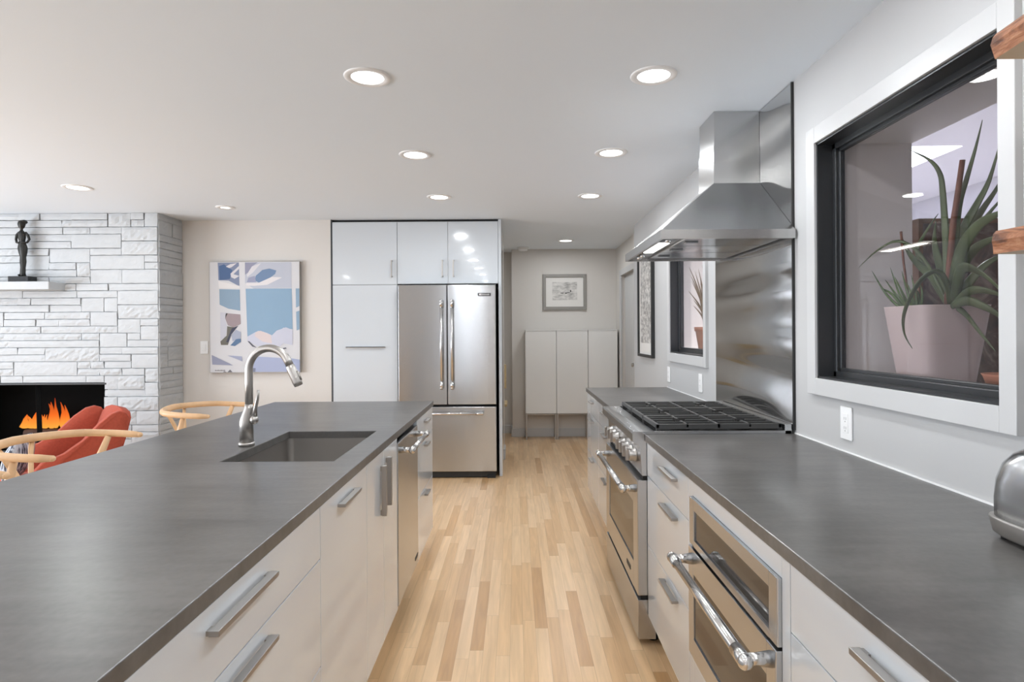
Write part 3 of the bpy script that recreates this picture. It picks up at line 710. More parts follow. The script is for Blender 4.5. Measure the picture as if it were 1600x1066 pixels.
# ------------------------------------------------------------------ fridge wall
FY = 5.77
GT = 'white gloss cabinets around the fridge'
def front_handle(b, axis, x, z, L, y, out=0.026, t=0.012):
    yo = y-out; h = L/2
    if axis == 'x':
        b.box(x-h, x+h, yo-t/2, yo+t/2, z-t/2, z+t/2, 0.0012)
        for q in (-1, 1): b.box(x+q*(h-t/2)-t/2, x+q*(h-t/2)+t/2, yo, y, z-t/2, z+t/2)
    else:
        b.box(x-t/2, x+t/2, yo-t/2, yo+t/2, z-h, z+h, 0.0012)
        for q in (-1, 1): b.box(x-t/2, x+t/2, yo, y, z+q*(h-t/2)-t/2, z+q*(h-t/2)+t/2)
XA, XB, XC, XD = -1.738, -1.122, -0.640, -0.163
r = empty('tall_cabinet', (-1.43, 6.05, 0), 'tall white gloss pantry cabinet left of the fridge', 'cabinet', GT)
obj('carcass', B().box(XA, XB-0.001, FY+0.021, 6.4, 0.10, 2.42), 'satin', r)
obj('plinth', B().box(XA, XB-0.001, FY+0.05, FY+0.07, 0, 0.1), 'satin', r)
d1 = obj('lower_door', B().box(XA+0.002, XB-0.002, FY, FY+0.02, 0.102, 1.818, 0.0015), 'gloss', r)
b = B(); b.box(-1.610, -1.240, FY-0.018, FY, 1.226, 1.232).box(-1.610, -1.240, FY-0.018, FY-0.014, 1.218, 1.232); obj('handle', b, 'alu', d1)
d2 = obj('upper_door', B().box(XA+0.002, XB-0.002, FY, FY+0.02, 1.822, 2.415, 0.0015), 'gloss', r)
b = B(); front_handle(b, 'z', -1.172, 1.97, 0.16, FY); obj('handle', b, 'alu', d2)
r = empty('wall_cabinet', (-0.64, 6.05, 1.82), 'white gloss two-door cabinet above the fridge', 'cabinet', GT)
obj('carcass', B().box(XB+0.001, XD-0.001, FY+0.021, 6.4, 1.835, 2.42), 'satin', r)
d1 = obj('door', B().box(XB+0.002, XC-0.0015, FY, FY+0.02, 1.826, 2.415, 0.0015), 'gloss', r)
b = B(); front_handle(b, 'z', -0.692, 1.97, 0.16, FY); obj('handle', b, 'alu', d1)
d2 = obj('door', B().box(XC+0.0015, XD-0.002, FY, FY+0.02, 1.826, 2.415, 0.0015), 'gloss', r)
b = B(); front_handle(b, 'z', -0.588, 1.97, 0.16, FY); obj('handle', b, 'alu', d2)
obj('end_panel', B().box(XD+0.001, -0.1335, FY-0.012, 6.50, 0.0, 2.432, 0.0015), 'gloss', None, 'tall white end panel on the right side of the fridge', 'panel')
struct('trim_1', B().box(-1.752, XA-0.001, FY-0.002, 6.4, 0, CH), 'bronze')
struct('trim_2', B().box(XA, XD, FY+0.025, 6.4, 2.421, CH), 'dark')
# refrigerator
r = empty('refrigerator', (-0.64, 6.0, 0), 'stainless french-door refrigerator with bottom freezer under the white cabinets', 'refrigerator')
fx0, fx1, ff = -1.098, -0.186, 5.665
obj('body', B().box(fx0+0.01, fx1-0.002, ff+0.07, 6.4, 0.03, 1.812), 'dark', r)
xm = -0.640
b = B(); zt, zm = 1.808, 0.690
b.box(fx0, xm-0.003, ff, ff+0.068, zm, zt, 0.006, 3); dl = obj('left_door', b, 'steel', r)
b = B(); b.box(xm+0.003, fx1, ff, ff+0.068, zm, zt, 0.006, 3); drr = obj('right_door', b, 'steel', r)
b = B(); b.box(fx0, fx1, ff, ff+0.068, 0.065, 0.670, 0.006, 3); dz = obj('freezer_drawer', b, 'steel', r)
for nm, dd, xx in (('handle', dl, -0.688), ('handle', drr, -0.590)):
    b = B(); pro_handle(b, (xx, ff-0.055, 0.85), (xx, ff-0.055, 1.655), (0, 0.055, 0), 0.0125); obj(nm, b, 'chrome', dd)
b = B(); pro_handle(b, (fx0+0.13, ff-0.055, 0.612), (fx1-0.13, ff-0.055, 0.612), (0, 0.055, 0), 0.0125); obj('handle', b, 'chrome', dz)
bd = obj('badge', B().box(-0.352, -0.232, ff-0.0025, ff+0.0005, 1.701, 1.729, 0.001), 'black', drr)
def text_mesh(name, s, size, loc, rot, m, parent, ext=0.0006):
    cu = bpy.data.curves.new('t', 'FONT'); cu.body = s; cu.size = size; cu.align_x = 'CENTER'; cu.align_y = 'CENTER'; cu.extrude = ext
    to = bpy.data.objects.new('t', cu); COL.objects.link(to); dg = bpy.context.evaluated_depsgraph_get(); dg.update()
    me = bpy.data.meshes.new_from_object(to.evaluated_get(dg)); bpy.data.objects.remove(to); bpy.data.curves.remove(cu)
    me.transform(Matrix.Translation(Vector(loc) - W[parent.name]) @ rot)
    me.materials.clear(); me.materials.append(M[m]); o = bpy.data.objects.new(name, me); COL.objects.link(o); o.parent = parent; W[o.name] = W[parent.name]; return o
obj('kick_grille', B().box(fx0+0.01, fx1-0.01, ff+0.03, ff+0.07, 0.008, 0.06), 'black', r)
for xx in (fx0+0.05, fx1-0.05): obj('foot', B().box(xx-0.04, xx+0.04, ff+0.012, ff+0.06, 0.0, 0.03, 0.004), 'dark', r)
# lettering on the fridge badge
text_mesh('lettering', '\u25a0JENN-AIR', 0.0195, (-0.292, ff-0.0028, 1.7148), Matrix.Rotation(PI/2, 4, 'X'), 'plastic', drr)

# ------------------------------------------------------------------ painting on the rear wall
def srgb(c):
    m_ = sum(c)/3; c = [(v*0.86+m_*0.14)*0.92 for v in c]
    return tuple(((v/255)/12.92 if v/255 <= 0.04045 else (((v/255)+0.055)/1.055)**2.4) for v in c)
r = empty('abstract_painting', (-2.46, 5.75, 1.0), 'unframed blue and white abstract canvas on the wall left of the pantry cabinet', 'painting')
px0, px1, pz0, pz1, py = -2.880, -2.035, 1.000, 2.040, 5.725
obj('canvas', B().box(px0, px1, py+0.001, 5.768, pz0, pz1), 'plastic', r)
b = B(); t_ = 0.006
obj('dark_edge', B().box(px0-0.003, px0, py-0.001, 5.768, pz0-0.003, pz1+0.003).box(px1, px1+0.003, py-0.001, 5.768, pz0-0.003, pz1+0.003).box(px0, px1, py-0.001, 5.768, pz1, pz1+0.003).box(px0, px1, py-0.001, 5.768, pz0-0.003, pz0), 'greyframe', r)
ART = [
 ((222, 221, 224), [(65, 60), (838, 60), (838, 1005), (65, 1005)]),
 ((128, 140, 172), [(135, 65), (318, 65), (322, 265), (300, 258), (230, 220), (140, 215)]),
 ((66, 100, 152), [(146, 95), (190, 80), (230, 110), (262, 130), (250, 165), (240, 205), (200, 210), (150, 215)]),
 ((226, 222, 226), [(205, 100), (245, 78), (300, 70), (255, 105), (235, 112)]), ((226, 222, 226), [(245, 160), (318, 95), (318, 120), (270, 165), (322, 180), (280, 205), (250, 190)]),
 ((196, 200, 214), [(370, 65), (770, 65), (770, 285), (445, 290), (370, 240)]),
 ((152, 153, 178), [(370, 65), (480, 65), (430, 100), (400, 150), (370, 170)]),
 ((228, 224, 228), [(430, 100), (510, 70), (440, 150), (390, 190), (385, 170)]),
 ((108, 138, 178), [(520, 130), (580, 118), (640, 135), (630, 165), (590, 195), (490, 238), (455, 222), (462, 180)]),
 ((156, 160, 190), [(385, 235), (400, 195), (455, 180), (465, 235)]),
 ((236, 230, 231), [(380, 240), (490, 240), (600, 190), (690, 195), (560, 258), (440, 266), (380, 262)]),
 ((238, 233, 232), [(140, 222), (300, 262), (322, 270), (322, 285), (145, 285)]),
 ((138, 167, 192), [(148, 292), (325, 297), (328, 478), (225, 460), (150, 425)]),
 ((138, 174, 204), [(375, 290), (772, 290), (778, 640), (700, 625), (600, 690), (480, 650), (430, 690), (388, 700)]),
 ((142, 172, 198), [(806, 290), (838, 290), (838, 440), (808, 455)]), ((142, 172, 198), [(808, 490), (838, 480), (838, 640), (812, 650)]),
 ((208, 208, 220), [(155, 490), (210, 495), (200, 560), (215, 640), (195, 700), (155, 730)]),
 ((166, 146, 150), [(205, 498), (328, 510), (332, 590), (270, 622), (220, 602), (197, 540)]),
 ((108, 104, 92), [(215, 610), (275, 620), (240, 690), (220, 770), (160, 770), (155, 740), (210, 690)]),
 ((55, 58, 84), [(255, 628), (310, 606), (250, 680), (225, 750), (205, 745), (228, 690)]),
 ((60, 56, 58), [(205, 498), (220, 500), (200, 540), (200, 515)]),
 ((170, 178, 200), [(250, 690), (290, 640), (332, 660), (332, 710), (260, 740)]),
 ((86, 122, 164), [(290, 722), (332, 715), (332, 745), (280, 780), (240, 775)]),
 ((208, 209, 226), [(388, 700), (460, 660), (500, 650), (560, 670), (600, 690), (640, 650), (720, 622), (778, 645), (778, 775), (700, 760), (660, 790), (470, 780), (410, 745), (388, 740)]),
 ((228, 210, 208), [(460, 662), (500, 650), (590, 687), (600, 760), (520, 745), (450, 695)]),
 ((90, 92, 108), [(388, 738), (405, 740), (440, 775), (470, 795), (430, 785)]), ((90, 92, 108), [(690, 800), (720, 795), (725, 805), (700, 810)]),
 ((154, 158, 184), [(80, 855), (265, 945), (85, 937)]), ((170, 176, 204), [(215, 860), (340, 868), (345, 912)]),
 ((170, 180, 214), [(440, 870), (780, 890), (838, 900), (838, 1002), (400, 1002), (400, 900)]),
 ((122, 127, 152), [(400, 965), (458, 970), (455, 1002), (400, 1002)]),
 ((112, 112, 118), [(215, 1003), (238, 980), (258, 1003)]), ((90, 90, 98), [(175, 1003), (190, 996), (210, 1003)])]
for i in range(7): ART.append(((120, 118, 122), [(108+i*13, 985+(i % 2)*3), (116+i*13, 982), (118+i*13, 990), (110+i*13, 993)]))
bm = bmesh.new(); cl = bm.loops.layers.float_color.new('Col')
sx_, sz_ = (px1-px0)/773.0, (pz1-pz0)/945.0
for k, (c, pl) in enumerate(ART):
    vs = [bm.verts.new((px0+(x-65)*sx_, py-0.00012*k, pz1-(y-60)*sz_)) for x, y in pl]
    f = bm.faces.new(vs)
    f.normal_update()
    if f.normal.y > 0: f.normal_flip()
    for l in f.loops: l[cl] = (*srgb(c), 1)
b = B(); b.bm.free(); b.bm = bm
obj('painted_surface', b, 'paintcol', r)

# wall plates
def wall_plate(c, n, kind, label, parts):
    r = empty('wall_plate', c, label, 'outlet' if kind == 'outlet' else 'light switch')
    x, y, z = c
    if n == 'x':
        obj('plate', B().box(x-0.006, x, y-0.037, y+0.037, z-0.06, z+0.06, 0.002), 'plastic', r)
        if kind == 'outlet':
            obj('receptacle', B().box(x-0.008, x-0.005, y-0.018, y+0.018, z-0.035, z+0.035, 0.001), 'plastic', r)
            b = B()
            for q in (-0.017, 0.017):
                for s in (-0.006, 0.006): b.box(x-0.0084, x-0.0078, y+s-0.001, y+s+0.001, z+q-0.005, z+q+0.005)
                b.box(x-0.0084, x-0.0078, y-0.0025, y+0.0025, z+q-0.013, z+q-0.009)
            obj('slots', b, 'plug', r)
    else:
        obj('plate', B().box(x-0.037, x+0.037, y-0.006, y, z-0.06, z+0.06, 0.002), 'plastic', r)
        obj('rocker', B().box(x-0.017, x+0.017, y-0.010, y-0.005, z-0.034, z+0.034, 0.002), 'plastic', r)
wall_plate((1.209, 2.222, 1.022), 'x', 'outlet', 'white outlet plate below the near window, right of the range', 0)
wall_plate((1.209, 3.975, 1.022), 'x', 'outlet', 'white outlet plate below the far window, beside the steel backsplash', 0)
wall_plate((1.209, 4.80, 1.022), 'x', 'outlet', 'white outlet plate at the hall end of the far counter', 0)
wall_plate((-2.955, 5.769, 1.235), 'y', 'switch', 'white light switch between the stone fireplace and the painting', 0)

# ------------------------------------------------------------------ hall: picture, cabinets, chair, tall frame
r = empty('framed_etching', (0.637, 7.91, 1.65), 'small grey-framed landscape etching above the hall cabinets', 'picture')
x0, x1, z0, z1 = 0.355, 0.920, 1.650, 2.112; t = 0.040
b = B().box(x0, x0+t, 7.893, 7.919, z0, z1, 0.002).box(x1-t, x1, 7.893, 7.919, z0, z1, 0.002).box(x0+t, x1-t, 7.893, 7.919, z1-t, z1, 0.002).box(x0+t, x1-t, 7.893, 7.919, z0, z0+t, 0.002)
obj('frame', b, 'greyframe', r)
obj('mount', B().box(x0+t, x1-t, 7.908, 7.918, z0+t, z1-t), 'mount', r)
b = B().box(0.477, 0.800, 7.9065, 7.908, 1.775, 2.010); b.mi = 1
for (xa, xb, za, zb_) in ((0.585, 0.625, 1.862, 1.872), (0.640, 0.670, 1.860, 1.872), (0.67, 0.705, 1.868, 1.874), (0.708, 0.722, 1.880, 1.905)): b.box(xa, xb, 7.9062, 7.9066, za, zb_)
obj('print', b, ['etch', 'black'], r)
labs = ['left white cabinet of the three on metal legs at the end of the hall', 'middle white cabinet of the three on metal legs at the end of the hall', 'right white cabinet of the hall three, partly behind the far counter']
xs = [0.117, 0.511, 0.912, 1.288]
for i in range(3):
    x0, x1 = xs[i]+0.0008, xs[i+1]-0.0008
    r = empty('hall_cabinet', ((x0+x1)/2, 7.8, 0), labs[i], 'cabinet', 'slim white cabinets in the hall')
    obj('carcass', B().box(x0, x1, 7.705, 7.904, 0.330, 1.375), 'satin', r)
    obj('door', B().box(x0+0.004, x1-0.004, 7.685, 7.704, 0.333, 1.372, 0.0015), 'satin', r)
    obj('top_board', B().box(x0, x1, 7.683, 7.904, 1.3755, 1.389), 'satin', r)
    for lx in (x0+0.012, x1-0.012):
        for ly in (7.70, 7.885): obj('leg', B().box(lx-0.009, lx+0.009, ly-0.009, ly+0.009, 0.0, 0.329), 'alu', r)
    b = B(); b.box(x0+0.02, x1-0.02, 7.693, 7.707, 0.316, 0.329); obj('leg_rail', b, 'alu', r)
# pale chair in the side hall
r = empty('wooden_chair', (-0.36, 7.60, 0), 'tan wooden chair mostly hidden behind the fridge panel in the hall', 'chair')
obj('seat', B().box(-0.62, -0.112, 7.40, 7.80, 0.455, 0.49, 0.008), 'tan', r)
obj('backrest', B().box(-0.60, -0.125, 7.785, 7.815, 0.64, 0.95, 0.012, 3), 'tan', r)
for lx, ly, h in ((-0.55, 7.44, 0.455), (-0.22, 7.44, 0.455), (-0.55, 7.77, 0.70), (-0.22, 7.77, 0.70)):
    obj('leg', B().box(lx-0.015, lx+0.015, ly-0.015, ly+0.015, 0, h, 0.003), 'tan', r)
# tall dark frame on the right wall
r = empty('tall_framed_print', (1.205, 5.59, 1.13), 'tall narrow black-framed print on the right wall beyond the far window', 'picture')
y0, y1, z0, z1 = 5.285, 5.895, 1.125, 2.12; t = 0.026; xf = 1.178
b = B().box(xf, 1.209, y0, y0+t, z0, z1, 0.002).box(xf, 1.209, y1-t, y1, z0, z1, 0.002).box(xf, 1.209, y0+t, y1-t, z1-t, z1, 0.002).box(xf, 1.209, y0+t, y1-t, z0, z0+t, 0.002)
obj('frame', b, 'black', r)
obj('mount', B().box(1.196, 1.208, y0+t, y1-t, z0+t, z1-t), 'mount', r)
obj('print', B().box(1.1945, 1.196, y0+0.085, y1-0.085, z0+0.13, z1-0.06), 'script', r)

# ------------------------------------------------------------------ fireplace
SY, SX = 5.40, -3.165
r = empty('stone_fireplace', (-4.6, 5.6, 0), 'white painted ledgestone fireplace wall with a black firebox', 'fireplace')
U = 0.0642; CW = 0.04
def stones(b, ncol, nrow, place, blocked, rnd):
    occ = [[blocked(i, j) for i in range(ncol)] for j in range(nrow)]
    for j in range(nrow):
        i = 0
        while i < ncol:
            if occ[j][i]: i += 1; continue
            run = 0
            while i+run < ncol and not occ[j][i+run]: run += 1
            L = rnd.choice((3, 5, 7, 9, 12, 14, 17, 20, 24))
            if run - L < 3: L = run if run < 12 else run//2
            h = 1
            if rnd.random() < 0.34 and j+1 < nrow and L < 18 and all(not occ[j+1][i+k] for k in range(L)): h = 2
            for jj in range(h):
                for k in range(L): occ[j+jj][i+k] = True
            place(i, L, j, h); i += L
rnd = random.Random(11)
def stone_patch(b, u0, u1, v0, v1, to3, rough, depth0):
    """one stone: front face as a rough grid, pulled in at its rim, sides going back"""
    g = 0.0034; u0 += g; u1 -= g; v0 += g; v1 -= g
    nu = max(2, int((u1-u0)/0.028)); nv = max(2, int((v1-v0)/0.022))
    sk = rnd.uniform(-0.01, 0.01) if rnd.random() < 0.25 else 0
    bm = bmesh.new(); G = {}
    tilt = rnd.uniform(-1, 1)*0.003; tv = rnd.uniform(-1, 1)*0.002
    for a in range(-1, nu+2):
        for c in range(-1, nv+2):
            aa, cc = min(max(a, 0), nu), min(max(c, 0), nv)
            fu, fv = aa/nu, cc/nv
            u = u0+(u1-u0)*fu; v = v0+(v1-v0)*fv
            rim = (aa in (0, nu)) or (cc in (0, nv))
            d = depth0+tilt*(fu-0.5)+tv*(fv-0.5) + (0.0 if rim else rnd.uniform(0.0, rough)) - (0.0015 if rim else 0)
            if a in (-1, nu+1) or c in (-1, nv+1): d = -0.004
            elif rim: 
                u += rnd.uniform(-1, 1)*0.0012; v += rnd.uniform(-1, 1)*0.0014
            G[a, c] = bm.verts.new(to3(u + sk*(fv-0.5), v, d))
    for a in range(-1, nu+1):
        for c in range(-1, nv+1):
            bm.faces.new((G[a, c], G[a+1, c], G[a+1, c+1], G[a, c+1]))
    bmesh.ops.recalc_face_normals(bm, faces=bm.faces)
    b._merge(bm, False)
ox0, ox1, oz0, oz1 = -4.90, -3.629, 0.06, 0.917
nrow = int(CH/U)+1; U = CH/nrow
x_left = -6.58; ncol = int((SX-x_left)/CW); CWx = (SX-x_left)/ncol
jt = round(oz1/U); jb = round(oz0/U)
bst = B()
def to_front(u, v, d): return (x_left+u, SY-d, v)
def blocked(i, j):
    xc = x_left+(i+0.5)*CWx
    return jb <= j < jt and ox0 < xc < ox1
stones(bst, ncol, nrow, lambda i, L, j, h: stone_patch(bst, i*CWx, (i+L)*CWx, j*U, (j+h)*U, to_front, rnd.choice((0.002, 0.003, 0.009)), rnd.choice((0.014, 0.016, 0.02, 0.024))), blocked, rnd)
def to_side(u, v, d): return (SX+d, SY-0.010+u, v)
nc = 9; cs = (5.77-SY+0.010)/nc
stones(bst, nc, nrow, lambda i, L, j, h: stone_patch(bst, i*cs, (i+L)*cs, j*U, (j+h)*U, to_side, 0.003, rnd.choice((0.006, 0.008, 0.010))), lambda i, j: False, rnd)
# mortar core
bst.box(x_left, SX, SY+0.002, 5.768, jt*U, CH-0.001).box(x_left, ox0, SY+0.002, 5.768, 0, jt*U).box(ox1, SX, SY+0.002, 5.768, 0, jt*U).box(ox0, ox1, SY+0.002, 5.768, 0, jb*U)
obj('stone_facing', bst, 'stone', r)
b = B(); fz1 = jt*U; fz0 = jb*U
b.box(ox0, ox1, 5.755, 5.765, fz0, fz1).box(ox0, ox0+0.006, SY+0.003, 5.755, fz0, fz1).box(ox1-0.006, ox1, SY+0.003, 5.755, fz0, fz1).box(ox0, ox1, SY+0.003, 5.755, fz1-0.006, fz1).box(ox0, ox1, SY+0.003, 5.755, fz0, fz0+0.006)
obj('firebox', b, 'firebrick', r)
b = B().box(ox0, ox1, SY-0.02, SY+0.004, fz1-0.018, fz1-0.002, 0.002)
obj('lintel_bar', b, 'black', r)
b = B()
for k in range(4):
    x = -4.28+k*0.012
    b.tube([(x, SY+0.02, fz0+0.01), (x+0.004, SY+0.03, (fz0+fz1)/2), (x, SY+0.02, fz1-0.02)], 0.005, 8)
obj('spark_curtain', b, 'firebrick', r)
# mantel ledge stone sticking out of the wall
b = B().box(-5.3, -3.985, SY-0.21, SY+0.01, 1.752, 1.822, 0.006); obj('mantel_ledge', b, 'stone', r)
# logs and flames
for k, (a, c, rr) in enumerate((((-4.66, 5.66, 0.375), (-4.02, 5.68, 0.375), 0.050), ((-4.52, 5.60, 0.459), (-4.12, 5.62, 0.462), 0.040), ((-4.70, 5.54, 0.370), (-4.06, 5.53, 0.370), 0.045))):
    A, C_ = Vector(a), Vector(c)
    obj('fire_log', B().tube([A+(C_-A)*t for t in (0, 0.3, 0.6, 1)], [rr*0.9, rr, rr*0.95, rr*0.85], 12), 'log', None, ['lowest charred log at the back of the fireplace fire', 'charred log lying across the top of the fire', 'front charred log low in the fireplace'][k], 'log', 'logs in the fireplace')
g_ = B()
for x in (-4.60, -4.35, -4.10): g_.box(x-0.008, x+0.008, 5.47, 5.73, 0.300, 0.322)
for y in (5.48, 5.60, 5.72): g_.box(-4.66, -4.04, y-0.008, y+0.008, 0.306, 0.3235)
for x in (-4.60, -4.10):
    for y in (5.50, 5.70): g_.box(x-0.008, x+0.008, y-0.008, y+0.008, fz0+0.0065, 0.302)
obj('fire_grate', g_, 'black', None, 'black iron grate carrying the logs in the fireplace', 'grate')
b = B(); rf = random.Random(5)
for k in range(26):
    x = -4.53+0.38*rf.random(); fr_ = (x+4.53)/0.38; h = 0.07+0.20*max(0, 1-abs(fr_-0.8)*1.6)*rf.random()+0.06*rf.random(); y = 5.585+0.03*rf.random()
    z = 0.505; wd = 0.020+0.022*rf.random(); sw = rf.uniform(-0.02, 0.035)
    pts = [(x+sw*math.sin(t*4)*t, y, z+h*t) for t in (0, 0.15, 0.35, 0.6, 0.8, 1)]
    b.tube(pts, [wd*0.4, wd, wd*0.85, wd*0.5, wd*0.28, 0.002], 10)
obj('fire_flames', b, 'flame', None, 'orange flames burning on the logs inside the fireplace', 'fire', None, 'stuff')

# sculpture on the ledge
r = empty('bronze_figurine', (-4.305, 5.31, 1.822), 'small dark bronze standing figure on a black block on the stone mantel ledge', 'sculpture')
bx, by, bz = -4.305, 5.31, 1.8222
obj('pedestal', B().box(bx-0.088, bx+0.088, by-0.05, by+0.05, bz, bz+0.052, 0.003), 'blackgloss', r)
def skin_body(name, verts, edges, radii, m, parent, lvl=2):
    me = bpy.data.meshes.new(name); me.from_pydata(verts, edges, []); o = bpy.data.objects.new(name, me); COL.objects.link(o)
    sk = o.modifiers.new('skin', 'SKIN')
    for i, rr in enumerate(radii):
        sv = me.skin_vertices[0].data[i] if me.skin_vertices else None
        if sv: sv.radius = rr if isinstance(rr, tuple) else (rr, rr)
    return o
# figure as one lofted body with arms folded behind
fz = bz+0.052
P_ = [(0.0, 0.030, 0.026), (0.03, 0.022, 0.018), (0.08, 0.020, 0.018), (0.13, 0.026, 0.022), (0.17, 0.024, 0.02), (0.21, 0.034, 0.027), (0.245, 0.040, 0.030), (0.27, 0.035, 0.027), (0.31, 0.023, 0.020), (0.345, 0.032, 0.024), (0.375, 0.036, 0.022), (0.392, 0.024, 0.018), (0.404, 0.011, 0.011), (0.418, 0.011, 0.011), (0.430, 0.022, 0.022), (0.455, 0.030, 0.028), (0.478, 0.026, 0.026), (0.492, 0.010, 0.010)]
b = B()
sh = lambda z: (0.006*math.sin(z*11), 0)
rings = []
for z, ra, rb in P_:
    rings.append([(bx+sh(z)[0]+ra*math.cos(2*PI*k/18), by+rb*math.sin(2*PI*k/18), fz+z) for k in range(18)])
b.loft(rings, True, True)
for q in (-1, 1):
    b.tube([(bx+q*0.026, by, fz+0.384), (bx+q*0.048, by, fz+0.362), (bx+q*0.058, by+0.004, fz+0.325), (bx+q*0.046, by-0.004, fz+0.298), (bx+q*0.022, by-0.016, fz+0.292), (bx+q*0.006, by-0.022, fz+0.30)], [0.012, 0.0115, 0.010, 0.009, 0.008, 0.006], 10)
    b.ball((bx+q*0.014, by-0.012, fz+0.012), 0.014, 10, (0.8, 1.5, 0.7))
b.ball((bx+0.012, by+0.006, fz+0.478), 0.024, 14, (1.1, 1.0, 0.8))
obj('figure', b, 'sculpt', r)

# ------------------------------------------------------------------ counter stools
def make_stool():
    r = empty('wishbone_stool', (0, 0, 0))
    # bent rail, open to +x
    pts = []; rr = []
    for i in range(25):
        t = -1 + 2*i/24; a = t*PI*0.5
        if abs(t) > 0.62:
            s = (abs(t)-0.62)/0.38; y0 = math.copysign(0.268, t); x = 0.0+0.200*s; y = y0 + math.copysign(0.012*math.sin(s*PI), t)
        else:
            ang = t/0.62*PI/2; x = 0.0-0.165*math.cos(ang); y = 0.268*math.sin(ang)
        z = 0.905+0.012*max(0, 1-abs(t)*1.6) - 0.010*max(0, (abs(t)-0.6)/0.4)
        pts.append((x, y, z)); w_ = 0.0140+0.006*max(0, 1-abs(t)*1.35); rr.append((0.0185-0.003*abs(t), w_))
    rr[0] = (0.012, 0.011); rr[-1] = (0.012, 0.011)
    b = B().tube(pts, rr, 14, up=(0, 0, 1))
    for p in (pts[0], pts[-1]): b.ball((p[0]+0.001, p[1], p[2]), 0.0118, 12)
    obj('rail', b, 'oakchair', r)
    # Y-shaped splat: stem then two prongs
    b = B()
    def xs(z): return -0.162+0.30*(0.90-z)
    b.tube([(-0.096, 0, 0.655), (xs(0.69), 0, 0.69), (xs(0.72), 0, 0.72)], [(0.006, 0.022), (0.006, 0.022), (0.006, 0.026)], 10, up=(1, 0, 0))
    for q in (-1, 1):
        b.tube([(xs(0.70), q*0.012, 0.70), (xs(0.78), q*0.040, 0.78), (xs(0.86), q*0.070, 0.86), (xs(0.895)-0.002, q*0.092, 0.898)], [(0.006, 0.015)]*4, 10, up=(1, 0, 0))
    obj('splat', b, 'oakchair', r)
    for q in (-1, 1):
        # curved rear legs rising to carry the arms
        b = B().tube([(-0.185, q*0.215, 0.0), (-0.175, q*0.212, 0.30), (-0.135, q*0.205, 0.57), (-0.045, q*0.225, 0.69), (0.020, q*0.252, 0.79), (0.055, q*0.266, 0.89)], [(0.014, 0.014), (0.017, 0.017), (0.020, 0.019), (0.022, 0.016), (0.018, 0.013), (0.013, 0.011)], 12)
        obj('rear_leg', b, 'oakchair', r)
        b = B().tube([(0.225, q*0.255, 0.0), (0.222, q*0.250, 0.35), (0.215, q*0.245, 0.675)], [0.013, 0.019, 0.017], 12); obj('front_leg', b, 'oakchair', r)
        obj('stretcher', B().tube([(-0.177, q*0.212, 0.26), (0.223, q*0.251, 0.26)], [(0.013, 0.009)]*2, 10), 'oakchair', r)
    obj('stretcher', B().tube([(0.222, -0.25, 0.22), (0.222, 0.25, 0.22)], [(0.013, 0.010)]*2, 10), 'oakchair', r)
    obj('stretcher', B().tube([(-0.172, -0.212, 0.33), (-0.172, 0.212, 0.33)], [(0.013, 0.010)]*2, 10), 'oakchair', r)
    b = B().tube([(0.214, -0.245, 0.655), (0.214, 0.245, 0.655)], [(0.014, 0.012)]*2, 10).tube([(-0.115, -0.207, 0.655), (-0.115, 0.207, 0.655)], [(0.014, 0.012)]*2, 10)
    for q in (-1, 1): b.tube([(-0.115, q*0.207, 0.655), (0.214, q*0.245, 0.655)], [(0.014, 0.012)]*2, 10)
    obj('seat_frame', b, 'oakchair', r)
    b = B(); b.prism([(-0.113, -0.205), (0.212, -0.243), (0.212, 0.243), (-0.113, 0.205)], 'z', 0.648, 0.674, 0.006); obj('woven_seat', b, 'cord', r)
    return r
st = make_stool()
SP = [(-1.955, 2.565, 0.0, 'pale oak wishbone counter stool in front of the fireplace, middle of the island'),
      (-1.93, 3.72, -0.06, 'pale oak wishbone counter stool at the far end of the island, left of the faucet'),
      (-1.90, 1.755, 0.0, 'pale oak wishbone counter stool nearest the viewer, only its rail end showing')]
for i, (x, y, a, lab) in enumerate(SP):
    o = st if i == 0 else copy_tree(st)
    o.location = (x, y, 0); o.rotation_euler = (0, 0, a); props(o, lab, 'stool', 'wishbone counter stools at the island')

